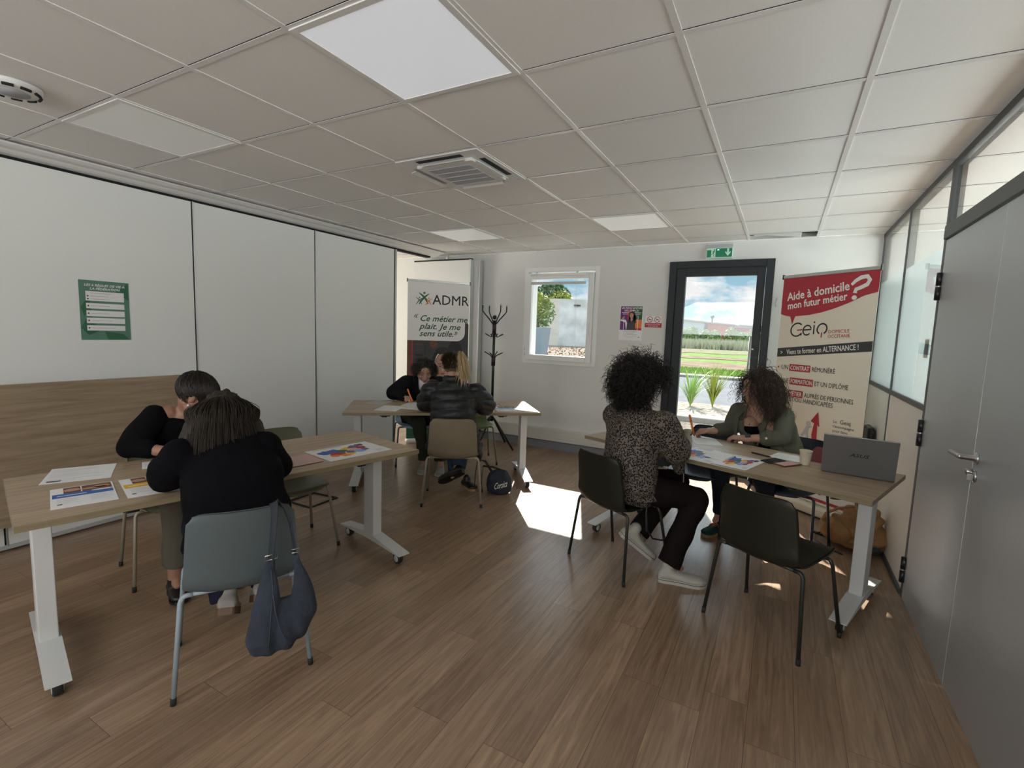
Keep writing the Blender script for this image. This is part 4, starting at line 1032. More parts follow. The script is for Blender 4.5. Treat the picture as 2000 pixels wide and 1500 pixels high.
def admr(mb, F, w_, h_):
    # white top with a rounded lower right corner over a dark photograph
    zb = h_ - .74
    mb.rect(F, 0, .62, w_, h_ - .50, 'p_dark_grey', .6)
    mb.rect(F, 0, 0, w_, .62, 'p_green', .7)
    pl = [(0, h_), (0, zb), (w_ * .80, zb)]
    for a in np.linspace(0, PI / 2, 8): pl.append((w_ * .80 + .11 * math.sin(a), zb + .11 - .11 * math.cos(a)))
    pl += [(w_ * .80 + .11, h_ - .47), (w_, h_ - .52), (w_, h_)]
    mb.flat(pl, F, 'banner_white', 3.5)
    # logo of three little figures
    for (x_, z_, s_, m_) in ((.205, h_ - .20, 1.0, 'p_green'), (.145, h_ - .235, .62, 'p_forest'), (.265, h_ - .24, .62, 'p_orange')):
        mb.disc(F, x_ + .005 * s_, z_ + .062 * s_, .014 * s_, .014 * s_, m_, 4); mb.stroke(F, [(x_ - .065 * s_, z_ + .062 * s_), (x_ - .02 * s_, z_ + .03 * s_), (x_ + .02 * s_, z_ - .01 * s_), (x_ + .055 * s_, z_ - .075 * s_)], [.008 * s_, .022 * s_, .026 * s_, .012 * s_], m_, 4.2)
        mb.stroke(F, [(x_ + .065 * s_, z_ + .055 * s_), (x_ + .02 * s_, z_ + .02 * s_), (x_ - .02 * s_, z_ - .02 * s_), (x_ - .06 * s_, z_ - .08 * s_)], [.008 * s_, .020 * s_, .024 * s_, .012 * s_], m_, 4.4)
    mb.text('ADMR', F, .315, h_ - .275, .175, 'p_dark', 4, .008, xs=.98)
    mb.text('«', F, .075, h_ - .455, .10, 'p_green_dark', 4, .012, .3)
    for i, s_ in enumerate(('Ce métier me', 'plait. Je me', 'sens utile.')): mb.text(s_, F, .150, (1.582, 1.482, 1.391)[i] - .06, .108, 'p_green_dark', 4, .022, .35, xs=(.632, .54, .445)[i] / (max(a for a, b in text_geo(s_, .35)[0]) * .108))
    mb.text('»', F, .60, h_ - .66, .10, 'p_green_dark', 4, .012, .3)
    # photograph: shelf, wooden frame, woman in the background
    mb.rect(F, 0.0, .62, .05, zb, 'p_brown', 1); mb.rect(F, .055, .62, .07, zb, 'p_red', .9)
    for (x_, z_, a, b, m_) in ((.15, zb - .05, .06, .012, 'p_brown'), (.17, zb - .12, .07, .004, 'p_brown'), (.15, zb - .19, .06, .012, 'p_dark'), (.62, zb - .15, .10, .16, 'p_dark'), (.34, zb - .04, .05, .05, 'p_brown')): mb.disc(F, x_, z_, a, b, m_, 1.2)
    mb.rect(F, .225, zb - .17, .232, zb - .04, 'p_dark', 1.4)
    for (x_, z_, a, b, m_, l_, r_) in ((.455, zb - .33, .15, .24, 'p_dark', 1.6, 0), (.47, zb - .36, .115, .20, 'p_brown', 1.8, .1), (.48, zb - .33, .125, .20, 'banner_cream', 1.7, .1), (.455, zb - .13, .09, .05, 'p_dark', 2.2, 0), (.455, zb - .34, .095, .17, 'p_skin', 2.4, 0), (.43, zb - .33, .018, .007, 'p_dark', 3, 0), (.50, zb - .33, .018, .007, 'p_dark', 3, 0), (.465, zb - .43, .035, .010, 'p_red', 3, 0), (.42, zb - .30, .025, .004, 'p_brown', 3, 0), (.505, zb - .30, .025, .004, 'p_brown', 3, 0), (.462, zb - .375, .010, .02, 'p_pink', 2.8, 0)):
        mb.disc(F, x_, z_, a, b, m_, l_, rot=r_)
    mb.flat([(.25, .62), (.34, zb - .52), (.46, zb - .50), (.60, zb - .53), (.70, .62)], F, 'banner_white', 1.5)
banner_stand((-.19, 3.63), (.33, 4.24), .06, 2.075, 'white, dark and green roll-up banner with a green slogan behind the middle table', admr, 'banner_white', 'banner_white', .05)

# black square frame of a hatch in the floor
mb = MB(); q = [(.445, 1.417), (.712, 1.42), (.706, 1.70), (.438, 1.68)]
for i in range(4):
    a, b = V(*q[i], .004), V(*q[(i + 1) % 4], .004); mb.obox((a + b) / 2, unit(b - a), np.cross(V(0, 0, 1), unit(b - a)), V(0, 0, 1), np.linalg.norm(b - a) / 2 + .008, .010 if i < 3 else .016, .004, 'anthracite_dark', .001)
tag(mb.build('floor_hatch_frame'), 'thin black square frame lying flush on the floor beneath the empty grey-green chair', 'floor box')
# =================================================================== PEOPLE
mk('skin_light', (.42, .24, .17), .5, var=.06, vscale=30); mk('skin_warm', (.34, .18, .12), .5, var=.06, vscale=30)
mk('lip', (.30, .09, .08), .45); mk('eye_white', (.6, .58, .55), .3); mk('iris', (.05, .03, .02), .2)
mk('hair_dark', (.018, .013, .010), .42); mk('hair_brown', (.045, .026, .016), .42); mk('hair_black', (.010, .008, .007), .42); mk('hair_grey_brown', (.034, .027, .021), .6, spec=.25)
mk('hair_blond', (.52, .39, .21), .42); mk('hair_blond_dark', (.15, .11, .055), .45)
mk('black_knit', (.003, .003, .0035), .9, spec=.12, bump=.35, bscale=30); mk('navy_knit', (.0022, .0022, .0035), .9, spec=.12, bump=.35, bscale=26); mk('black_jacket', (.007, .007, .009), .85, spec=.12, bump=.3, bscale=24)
mk('puffer', (.012, .013, .0145), .5, spec=.4, bump=.5, bscale=22); mk('olive_blazer', (.105, .105, .078), .8, spec=.12, bump=.35, bscale=18)
mk('jeans', (.035, .055, .10), .85, spec=.12, bump=.3, bscale=26, var=.25, vscale=9); mk('jeans_dark', (.012, .014, .030), .85, spec=.12, bump=.3, bscale=26)
mk('trousers_brown', (.010, .006, .0065), .85, spec=.12, bump=.25, bscale=20); mk('trousers_olive', (.030, .031, .022), .85, spec=.12, bump=.3, bscale=20); mk('trousers_khaki', (.11, .10, .075), .85, spec=.12, bump=.3, bscale=20); mk('trousers_navy', (.014, .018, .025), .8, spec=.12, bump=.25, bscale=20)
mk('canvas_white', (.42, .41, .36), .8, bump=.2, bscale=60); mk('sole_white', (.46, .45, .40), .6); mk('sole_brown', (.15, .085, .05), .6); mk('sneaker_grey', (.30, .28, .25), .8); mk('suede_green', (.012, .045, .035), .8, spec=.12); mk('gum', (.28, .17, .09), .6); mk('shoe_black', (.008, .008, .008), .4)
mk('white_tee', (.55, .55, .55), .8); mk('pearl', (.7, .68, .62), .2); mk('gold', (.6, .40, .15), .3, 1.0); mk('watch_face', (.03, .03, .035), .15); mk('watch_strap', (.40, .34, .30), .6)

def hand(mb, wrist, d, back, thumb_side, curls, spread=.10, thumb=(.55, .35, .4), s=1.0, tcurl=.5):
    """palm, four jointed fingers and a thumb; d = wrist to knuckles, back = back of the hand, thumb_side = towards the thumb"""
    y = unit(d); z = unit(np.asarray(back) - y * (np.asarray(back) @ y)); x = np.cross(y, z)
    if x @ np.asarray(thumb_side) < 0: x = -x
    w = np.asarray(wrist, float); P = lambda a, b, c: w + (x * a + y * b + z * c) * s
    mb.cap(P(0, -.03, 0), .024 * s, P(0, .015, 0), .025 * s)
    for a in (-.027, -.009, .009, .027): mb.cap(P(a * .7, .015, 0), .0155 * s, P(a, .080 - abs(a - .009) * .2, .001), .0120 * s)
    for k, (a, L0) in enumerate(((.029, .068), (.010, .076), (-.010, .071), (-.028, .056))):
        p = P(a, .083 - abs(a - .009) * .25, .001); c = curls[k]; ang = c * .9; r = .0090
        for j, (q, cj) in enumerate(((.45, 1.0), (.30, 1.15), (.25, .7))):
            dd = y * math.cos(ang) - z * math.sin(ang) + x * (a / .03) * spread * math.cos(ang)
            p2 = p + unit(dd) * L0 * q * s; mb.cap(p, r * s, p2, (r - .0008) * s, n=10); p = p2; r -= .0009; ang += c * cj
    p = P(.026, .018, -.006); t = unit(x * thumb[0] + y * thumb[1] - z * thumb[2])
    p2 = p + t * .040 * s; mb.cap(p, .0145 * s, p2, .0115 * s, n=10)
    t2 = unit(t * (1 - tcurl * .6) + y * .5 - x * tcurl * .5 - z * .1); p3 = p2 + t2 * .030 * s; mb.cap(p2, .0112 * s, p3, .0098 * s, n=10)
    t3 = unit(t2 - x * tcurl * .3); mb.cap(p3, .0098 * s, p3 + t3 * .024 * s, .0082 * s, n=10)
    return p3

def head_frame(fwd, up=(0, 0, 1)):
    f = unit(fwd); r = unit(np.cross(f, unit(up))); u = np.cross(r, f); return np.stack([r, f, u], 1)

def add_head(mb, c, R, s=1.0):
    P = lambda x, y, z: np.asarray(c) + R @ (V(x, y, z) * s)
    E_ = lambda p, r: mb.ell(P(*p), V(*r) * s, R)
    E_((0, -.018, .030), (.073, .093, .080)); E_((0, .022, -.030), (.061, .068, .088)); E_((0, .030, -.070), (.050, .050, .040))
    E_((0, .062, -.100), (.024, .022, .018)); E_((0, .058, .045), (.058, .038, .040))
    for sx_ in (-1, 1):
        E_((sx_ * .036, .062, -.030), (.024, .022, .024)); E_((sx_ * .074, -.004, -.008), (.009, .019, .031)); E_((sx_ * .031, .0755, .004), (.0155, .0100, .0095))
        mb.cap(P(sx_ * .010, .090, .020), .009 * s, P(sx_ * .046, .076, .024), .008 * s)
        E_((sx_ * .011, .097, -.037), (.0075, .009, .007)); mb.cap(P(sx_ * .05, .0, -.07), .025 * s, P(sx_ * .018, .055, -.095), .016 * s)
    mb.cap(P(0, .088, .014), .009 * s, P(0, .108, -.032), .0115 * s)
    E_((0, .0885, -.062), (.023, .0085, .0060)); E_((0, .0865, -.072), (.020, .0085, .0065)); E_((0, .080, -.084), (.02, .008, .006))

def face_parts(root, c, R, s=1.0, brow='hair_dark', closed=False):
    P = lambda x, y, z: np.asarray(c) + R @ (V(x, y, z) * s)
    for sx_ in (-1, 1):
        mb = MB()
        if closed: mb.tube([P(sx_ * (.031 + q), .0855 - abs(q) * .25, .001 - (.006 - abs(q) * .4) * .4) for q in (-.014, -.007, 0, .007, .014)], .0016 * s, brow, 6)
        else:
            mb.ell(P(sx_ * .031, .0775, .004), V(.0105, .0095, .0060) * s, R, 'eye_white', 12, 8); mb.ell(P(sx_ * .031, .0845, .004), V(.0050, .0035, .0050) * s, R, 'iris', 10, 6)
            mb.tube([P(sx_ * (.031 + q), .0868 - abs(q) * .35, .0098 - abs(q) * .22) for q in (-.014, -.007, 0, .007, .014)], .0014 * s, brow, 6)
        mb.build('eye', root)
        mb = MB(); mb.tube([P(sx_ * a, b, z) for a, b, z in ((.014, .0985, .026), (.026, .0955, .032), (.040, .0865, .033), (.050, .076, .029))], [.0022, .0030, .0026, .0012], brow, 6); mb.build('eyebrow', root)
    mb = MB(); mb.tube([P(x, .0965 - abs(x) * .35, -.0635 + (.0015 if abs(x) > .004 else 0)) for x in (-.022, -.014, -.005, 0, .005, .014, .022)], [.001, .0032, .0042, .0038, .0042, .0032, .001], 'lip', 6)
    mb.tube([P(x, .0940 - abs(x) * .35, -.0715) for x in (-.018, -.010, 0, .010, .018)], [.001, .0045, .0055, .0045, .001], 'lip', 6); mb.build('lips', root)

def strands(mb, c, R, n, length, seed, m, s=1.0, grow='cap', curl=0.0, freq=1.0, grav=.5, w=.0022, seg=16, puff=.012, part=0.0, front=.035, back=-.05, jitter=.3, rad=(.078, .098, .088), maxf=9, maxz=9, maxr=99, out=.0, sides=3, lenvar=.25, sweep=(0, -.35, 0), clear=()):
    """hair strands rooted on the scalp, growing along it and then hanging"""
    rs = np.random.RandomState(seed); c = np.asarray(c, float); rad = V(*rad) * s; cen = V(0, -.018, .030) * s
    d = rs.normal(size=(n * 5, 3)); d /= np.linalg.norm(d, axis=1)[:, None]
    keep = (d[:, 2] > back) & ~((d[:, 1] > .55) & (d[:, 2] < .62)) & ~((d[:, 1] > front) & (d[:, 2] < .18))
    keep &= (d[:, 1] < maxf) & (d[:, 2] < maxz)
    d = d[keep][:n]; n = len(d); p = cen + d * rad
    side = np.sign(d[:, 0] - part); side[side == 0] = 1
    up = R.T @ V(0, 0, 1)                                            # world up in head space
    v = np.stack([np.where(d[:, 1] > 0, side * .55, d[:, 0] * .5), np.full(n, 0.), np.where(d[:, 1] > 0, -.3, -.6)], 1) + V(*sweep) + rs.normal(size=(n, 3)) * jitter + d * out
    step = (length * s * (1 + rs.uniform(-lenvar, lenvar * .3, n)) / seg)[:, None]
    pts = [p]; pu = puff * s * rs.uniform(.3, 1.0, n)
    g = -up
    cl = [( (R.T @ (np.asarray(a) - c)), r) for a, r in clear]
    for k in range(seg):
        v = v / (np.linalg.norm(v, axis=1)[:, None] + 1e-9) * (1 - grav * .35) + g * grav * .35 * (1 + k / seg)
        v /= np.linalg.norm(v, axis=1)[:, None]
        q = p + v * step
        e = (q - cen) / (rad + pu[:, None] * min(1, (k + 1) / 3)); l = np.linalg.norm(e, axis=1)
        ins = l < 1
        q[ins] = (cen + e / l[:, None] * (rad + pu[:, None] * min(1, (k + 1) / 3)))[ins]
        l3 = np.linalg.norm((q - cen) / rad, axis=1); i3 = (l3 > maxr) & (q[:, 2] > -.06); q[i3] = cen + (q[i3] - cen) / l3[i3][:, None] * maxr
        for a, r in cl:
            e2 = q - a; l2 = np.linalg.norm(e2, axis=1); i2 = l2 < r; q[i2] = a + e2[i2] / l2[i2][:, None] * r
        v = (q - p) / step; p = q; pts.append(p)
    A = np.array(pts)                                              # seg+1, n, 3
    if curl:
        K = 3; S2 = seg * K; t = np.linspace(0, seg, S2 + 1); i0 = np.minimum(t.astype(int), seg - 1); f = (t - i0)[:, None, None]
        A = A[i0] * (1 - f) + A[i0 + 1] * f
        T = np.gradient(A, axis=0); T /= np.linalg.norm(T, axis=2)[..., None] + 1e-9
        a1 = np.cross(T, V(0.3, .2, 1)); a1 /= np.linalg.norm(a1, axis=2)[..., None] + 1e-9; b1 = np.cross(T, a1)
        ph = rs.uniform(0, 6.28, n)[None, :, None]; fr = (freq * rs.uniform(.75, 1.25, n))[None, :, None]; amp = (curl * s * rs.uniform(.5, 1.2, n))[None, :, None] * np.minimum(1, np.linspace(0, 3, S2 + 1))[:, None, None]
        th = t[:, None, None] / seg * 2 * PI * fr * length / .1 + ph
        A = A + (a1 * np.cos(th) + b1 * np.sin(th)) * amp
    A = c + A @ R.T
    k = len(A); T = np.gradient(A, axis=0); T /= np.linalg.norm(T, axis=2)[..., None] + 1e-9
    a1 = np.cross(T, V(.2, .9, .3)); a1 /= np.linalg.norm(a1, axis=2)[..., None] + 1e-9; b1 = np.cross(T, a1)
    ww = w * s * (1 - .75 * np.linspace(0, 1, k) ** 2)[:, None, None]
    rings = np.stack([A + (a1 * math.cos(2 * PI * j / sides) + b1 * math.sin(2 * PI * j / sides)) * ww for j in range(sides)], 2)   # k,n,sides,3
    vs = rings.transpose(1, 0, 2, 3).reshape(-1, 3)
    base = (np.arange(n) * k * sides)[:, None, None]; i = np.arange(k - 1)[None, :, None] * sides; j = np.arange(sides)[None, None, :]; j2 = (j + 1) % sides
    fs = np.stack([base + i + j, base + i + j2, base + i + sides + j2, base + i + sides + j], -1).reshape(-1, 4)
    mb.add(vs, fs.tolist(), m, True)

def hair_cap(mb, c, R, s=1.0, m=None, rad=(.079, .099, .088), low=-.2, frontz=.55):
    """closed shell over the scalp, open over the face"""
    c = np.asarray(c, float); n, k = 26, 14; vs = []; 
    for i in range(k + 1):
        for j in range(n):
            a = 2 * PI * j / n; f = math.sin(a)                      # +1 = front
            zmin = low + (frontz - low) * max(0, f) ** .6
            z = 1 - (1 - zmin) * i / k; r = math.sqrt(max(0, 1 - z * z))
            vs.append(c + R @ ((V(0, -.018, .030) + V(r * math.cos(a), r * math.sin(a), z) * V(*rad)) * s))
    fs = [(i * n + j, i * n + (j + 1) % n, (i + 1) * n + (j + 1) % n, (i + 1) * n + j) for i in range(k) for j in range(n)]
    mb.add(vs, fs, m, True)

def shoe(root, ankle, toe, up, m, sole_m, lace_m=None, width=.045, high=0.0, stripes=None, thick=.020):
    """heel end under the ankle, toe end given; up = away from the sole"""
    a = np.asarray(ankle, float); t = np.asarray(toe, float); u = unit(up)
    f = unit((t - a) - u * ((t - a) @ u)); x = np.cross(f, u)
    heel = a - f * .055; L = (t - heel) @ f; base = heel - u * .0
    st = [(.0, .030, .035, .040), (.06, .036, .055, .050), (.22, .038, .062 + high, .052 + high * .6), (.38, .040, .052, .044), (.55, .045, .040, .034), (.75, .048, .034, .028), (.90, .042, .030, .024), (.99, .022, .022, .018)]
    o = heel + u * (((a - heel) @ u) * 0)
    zb = V(0, 0, 0)
    mb = MB(); S_ = []
    for q, w_, h_, cz in st: S_.append((o + f * L * q + u * (thick * .6 + h_ * .55), x * w_ * width / .045, u * h_ * .62))
    mb.loft(S_); 
    mb.cap(a + u * .05, .038, a + u * (.085 + high), .036)
    sh = organic(mb, 'shoe', .006, 3, m, root)
    mb = MB(); outline = []
    ws = [(0, .022), (.03, .030), (.12, .034), (.3, .034), (.5, .038), (.72, .0475), (.86, .044), (.96, .030), (1.01, .008)]
    for q, w_ in ws: outline.append((w_ * width / .045, q * L))
    for q, w_ in reversed(ws): outline.append((-w_ * width / .045, q * L))
    mb.prism([(p_[0], p_[1]) for p_ in outline][::-1], o, x, f, u, -.002, thick, sole_m); mb.build('sole', sh)
    if lace_m:
        mb = MB()
        for i in range(5):
            q = .40 + i * .055; h_ = .075 - i * .006 + high * .3 * (1 - i / 5)
            mb.tube([o + f * L * q + u * (h_ - .012) - x * .024, o + f * L * (q + .01) + u * (h_ + .004), o + f * L * q + u * (h_ - .012) + x * .024], .0028, lace_m, 6)
        mb.build('laces', sh)
    if stripes:
        mb = MB()
        for sgn in (-1, 1):
            for i in range(3):
                q = .36 + i * .085
                mb.tube([o + f * L * q + u * .028 + x * sgn * .044, o + f * L * (q - .045) + u * .05 + x * sgn * .040, o + f * L * (q - .075) + u * .066 + x * sgn * .030], .0045, stripes, 6)
        mb.build('stripes', sh)
    if sole_m == 'sole_white':
        mb = MB(); mb.tube([o + x * a * 1.02 + f * b + u * thick * .72 for a, b in outline], .0016, 'shoe_black', 6, closed=True); mb.build('sole_line', sh)
    return sh

def torso_st(p, extra=0.0, grow=1.0, low=.10, top=True, chest=1.0, belly=1.0):
    """lofted stations of a trunk from the pelvis to the base of the neck"""
    pel, nb = p['pelvis'], p['neck']; sl = unit(p['shL'] - p['shR']); hl = unit(p['hipL'] - p['hipR'])
    ax = nb - pel; W2 = np.linalg.norm(p['shL'] - p['shR']) / 2; fwd0 = unit(np.cross(sl, unit(ax)))
    fwd0 = -fwd0 if fwd0 @ p['fwd'] < 0 else fwd0
    out = []
    for q, hw, dp, fo in ((-low / np.linalg.norm(ax), .80 * .170, .085, .0), (0, .172 * belly, .120 * belly, .0), (.22, .160 * belly, .125 * belly, .01), (.42, .150 * belly, .112 * belly, .0), (.64, .160 * chest, .112 * chest, .005), (.80, W2 * .93, .098, .0), (.93, W2 * .72, .072, -.005), (1.02, .066, .060, .0)):
        if q > .97 and not top: continue
        lat = unit(hl * (1 - min(1, max(0, q))) + sl * min(1, max(0, q)))
        # a slight backward bow of the spine
        bow = -fwd0 * p.get('bow', .03) * math.sin(PI * min(1, max(0, q)))
        out.append((pel + ax * q + bow + fwd0 * fo, lat * (hw + extra) * (grow if q < .9 else 1), fwd0 * (dp + extra)))
    return out

def noise_disp(amp, scale, seed=0, dirs=(1, 1, 1)):
    off = Vector((seed * 3.1, seed * 1.7, seed * .9)); D = Vector(dirs)
    def f(co, no):
        h = np.array([mnoise.noise(Vector((a * D.x, b * D.y, c_ * D.z)) * scale + off) for a, b, c_ in co])
        return co + no * (h * amp)[:, None]
    return f

def person(name_label, p, skin, top, bottom, voxel=.007, top_extra=.014, sleeves=('wrist', 'wrist'), hands=None, bust=.0, belly=1.0, chest=1.0, top_low=.13, head_s=.98, disp=None, extra_shapes=None, neck_r=.052, arm_r=1.0, leg_r=1.0, armx=0.0, trouser_to=.93, flare=.012, torso_top=True, neck_open=.4):
    for k in p:
        if k not in ('bow',): p[k] = np.asarray(p[k], float)
    t = thing('person', name_label, 'person', (p['pelvis'][0], p['pelvis'][1], 0))
    R = head_frame(p['face'], p.get('up', (0, 0, 1)))
    p['R'] = R
    # --- one continuous body
    mb = MB(); mb.loft(torso_st(p, 0, belly=belly, chest=chest))
    hc = p['head']
    mb.cap(p['neck'] - unit(hc - p['neck']) * .02, neck_r + .004, hc + R @ V(0, -.028, -.055), neck_r - .004)
    add_head(mb, hc, R, head_s)
    for s_ in 'LR':
        mb.cap(p['sh' + s_], .047 * arm_r, p['el' + s_], .038 * arm_r); mb.cap(p['el' + s_], .038 * arm_r, p['wr' + s_], .025)
        mb.cap(p['sh' + s_] * .6 + p['neck'] * .4, .045, p['sh' + s_], .046)
        mb.cap(p['hip' + s_], .088 * leg_r, p['kn' + s_], .058 * leg_r); mb.cap(p['kn' + s_], .057 * leg_r, p['an' + s_] + (p['kn' + s_] - p['an' + s_]) * .55, .052 * leg_r); mb.cap(p['an' + s_] + (p['kn' + s_] - p['an' + s_]) * .55, .052 * leg_r, p['an' + s_], .034)
        mb.cap(p['an' + s_], .032, p['toe' + s_] * .35 + p['an' + s_] * .65 + V(0, 0, .01), .020)
        h = (hands or {}).get(s_)
        if h: p['th' + s_] = hand(mb, p['wr' + s_], *h['a'], **{k: v for k, v in h.items() if k != 'a'})
        else: hand(mb, p['wr' + s_], p['wr' + s_] - p['el' + s_], (0, 0, 1), p['shL'] - p['shR'] if s_ == 'R' else p['shR'] - p['shL'], (.25, .28, .32, .36))
    if bust:
        ch = p['pelvis'] * .33 + p['neck'] * .67
        sl = unit(p['shL'] - p['shR'])
        for q in (-1, 1): mb.ell(ch + sl * .068 * q + p['fwd'] * .085, (bust, bust, bust))
    body = organic(mb, 'body', voxel, 3, skin, t)
    # --- top
    if top:
        mb = MB(); mb.loft(torso_st(p, top_extra, 1.0, low=top_low, belly=belly, chest=chest, top=torso_top))
        for s_, cuff in zip('LR', sleeves):
            q = {'wrist': .93, 'three': .45, 'elbow': .12}[cuff] if isinstance(cuff, str) else cuff
            e, w_ = p['el' + s_], p['wr' + s_]
            mb.cap(p['sh' + s_] * (1 - neck_open) + p['neck'] * neck_open, .048 + top_extra * .6, p['sh' + s_], .052 + top_extra); mb.cap(p['sh' + s_], .053 + top_extra + armx, e, .043 + top_extra + armx)
            wq = e + (w_ - e) * q; mb.cap(e, .043 + top_extra + armx, wq, .032 + top_extra * .8 + armx * .7)
        if bust:
            for q in (-1, 1): mb.ell(ch + sl * .068 * q + p['fwd'] * .085, (bust + top_extra,) * 3)
        if extra_shapes: extra_shapes(mb, p)
        o = organic(mb, top[0], .0085, 4, top[1], t, disp)
        p['top'] = o
    # --- trousers
    mb = MB(); pel = p['pelvis']; ax = unit(p['neck'] - pel); hl = unit(p['hipL'] - p['hipR'])
    st = torso_st(p, .008, low=.10, belly=belly)[:3]; mb.loft(st)
    for s_ in 'LR':
        mb.cap(p['hip' + s_], .098 * leg_r, p['kn' + s_], .070 * leg_r); a_ = p['kn' + s_] + (p['an' + s_] - p['kn' + s_]) * trouser_to
        mb.cap(p['kn' + s_], .070 * leg_r, p['kn' + s_] * .7 + a_ * .3, .064 * leg_r); mb.tube([p['kn' + s_], p['kn' + s_] * .5 + a_ * .5, a_], [.070 * leg_r, .060 * leg_r * .5 + (.046 + flare) * .5, .046 + flare], None, 18)
    organic(mb, bottom[0], .0085, 4, bottom[1], t, noise_disp(.012, 9, 2))
    return t
def P3(*a): return V(*a)
# ---- woman in black knit behind the left table (leaning on her forearm)
f1 = unit(V(.969, -.253, 0)); l1 = V(.253, .969, 0)
p = dict(pelvis=V(.845, .36, .545), neck=V(1.00, .375, .975), shR=V(.935, .215, .955), shL=V(1.03, .545, .955), fwd=f1,
         elR=(.965, .075, .805), wrR=(1.165, .215, .778), elL=(1.13, .66, .79), wrL=(1.33, .44, .778), head=V(1.085, .375, 1.070), face=unit(V(.55, .62, -.60)), up=(.3, .1, 1),
         hipR=V(.86, .27, .54), hipL=V(.885, .45, .54), knR=(1.24, .165, .53), knL=(1.28, .42, .53), anR=(1.22, .15, .10), anL=(1.30, .40, .10), toeR=(1.34, .12, .02), toeL=(1.44, .36, .02), bow=.05)
w1 = person('woman with short dark hair and ear stud leaning over the left table, forearm bare', p, 'skin_warm', ('sweater', 'black_knit'), ('trousers', 'trousers_khaki'), sleeves=(.35, .40), top_extra=.012, armx=.004, torso_top=False, neck_open=.12,
            hands=dict(R=dict(a=((.8, .55, -.05), (0, 0, 1), l1), curls=(.35, .4, .5, .55)), L=dict(a=((.7, -.7, -.05), (0, 0, 1), -l1), curls=(.35, .4, .5, .55))), disp=noise_disp(.016, 7, 4), trouser_to=.80, flare=.02)
R = p['R']; c = p['head']
mb = MB(); hair_cap(mb, c, R, 1.06, 'hair_dark', low=-.25, frontz=.45); strands(mb, c, R, 1500, .085, 3, 'hair_dark', seg=8, grav=.3, w=.0024, puff=.006, maxr=1.10, sweep=(.25, .5, 0), jitter=.2, back=-.45, front=.1, rad=(.083, .104, .093), clear=((c + R @ V(.085, .0, -.015), .036),)); mb.build('hair', w1)
face_parts(w1, c, R, .98, closed=True)
mb = MB(); mb.ell(c + R @ V(.080, .002, -.046), .0065, None, 'pearl', 10, 8); mb.build('ear_stud', w1)
for s_ in 'LR': shoe(w1, V(*p['an' + s_]) - V(0, 0, .085), p['toe' + s_] - V(0, 0, .015), (0, 0, 1), 'shoe_black', 'shoe_black', thick=.012)

# ---- woman in a black cardigan, back to the camera
f2 = unit(V(-.868, .498, 0)); l2 = V(-.498, -.868, 0)
p = dict(pelvis=V(2.005, .035, .555), neck=V(1.845, .10, .955), shL=V(1.768, -.072, .912), shR=V(1.930, .205, .905), fwd=f2,
         elL=(1.675, -.095, .812), wrL=(1.45, .01, .797), elR=(1.90, .290, .812), wrR=(1.64, .36, .797), head=V(1.775, .108, 1.047), face=unit(V(-.8, .42, -.42)), up=(-.4, .25, 1),
         hipL=V(1.955, -.06, .55), hipR=V(2.05, .115, .55), knL=(1.60, .09, .545), knR=(1.70, .40, .545), anL=(1.80, .08, .165), anR=(1.865, .215, .175), toeL=(1.72, .16, .03), toeR=(1.765, .265, .035), bow=.055)
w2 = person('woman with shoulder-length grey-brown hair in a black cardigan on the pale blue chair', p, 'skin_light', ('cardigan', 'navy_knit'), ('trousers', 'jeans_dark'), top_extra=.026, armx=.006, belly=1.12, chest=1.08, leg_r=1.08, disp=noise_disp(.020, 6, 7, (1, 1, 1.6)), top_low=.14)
R = p['R']; c = p['head']
def hair_mass(shapes, name, grooves, voxel=.006):
    m_ = MB()
    for (x_, y_, z_, a, b, d_) in shapes: m_.ell(c + R @ V(x_, y_, z_), (a, b, d_), R)
    def f(co, no):
        q = (co - c) @ R; th = np.arctan2(q[:, 0], q[:, 1] + .02)
        return co + no * (np.sin(th * grooves + 4 * np.sin(th * 7)) * .0035 + np.array([mnoise.noise(Vector((a * 60, b * 60, d * 12))) for a, b, d in q]) * .007)[:, None]
    return organic(m_, name, voxel, 3, None, None, f)
hm = hair_mass([(0, -.022, .030, .082, .104, .094), (0, -.035, -.03, .093, .090, .085), (-.055, -.03, -.075, .052, .070, .075), (.055, -.03, -.075, .052, .070, .075), (0, -.065, -.08, .085, .055, .075), (.075, -.02, -.11, .036, .052, .045), (-.075, -.02, -.11, .036, .052, .045)], 'm', 40)
bpy.data.objects.remove(hm)
m_ = MB(); hc_ = c + f2 * -.01
m_.ell(c + R @ V(0, -.02, .030), V(.088, .108, .098), R)
m_.loft([(hc_ + V(0, 0, .118 - dz) + f2 * fo, l2 * a, f2 * b) for dz, a, b, fo in ((0, .025, .03, .0), (.012, .058, .06, .0), (.035, .088, .088, .0), (.07, .113, .108, -.003), (.11, .138, .112, -.008), (.15, .158, .105, -.012), (.19, .172, .09, -.015), (.22, .172, .070, -.018), (.235, .150, .050, -.02))])
def gro(co, no):
    th = np.arctan2((co - c) @ l2, (co - c) @ f2 + .02)
    return co + no * (np.sin(th * 44 + 5 * np.sin(th * 6)) * .003 + np.array([mnoise.noise(Vector((a * 45, b * 45, d * 9))) for a, b, d in co]) * .012)[:, None]
hm = organic(m_, 'm', .006, 14, None, None, gro)
mb = MB(); mb.absorb(hm, 'hair_grey_brown')
strands(mb, c, R, 4200, .30, 11, 'hair_grey_brown', seg=13, grav=.55, w=.0015, puff=.045, jitter=.14, back=-.75, front=-.15, maxf=.30, maxz=.60, maxr=1.6, sweep=(0, -.15, .0), lenvar=.22, rad=(.094, .104, .086)); mb.build('hair', w2)
face_parts(w2, c, R, .98)
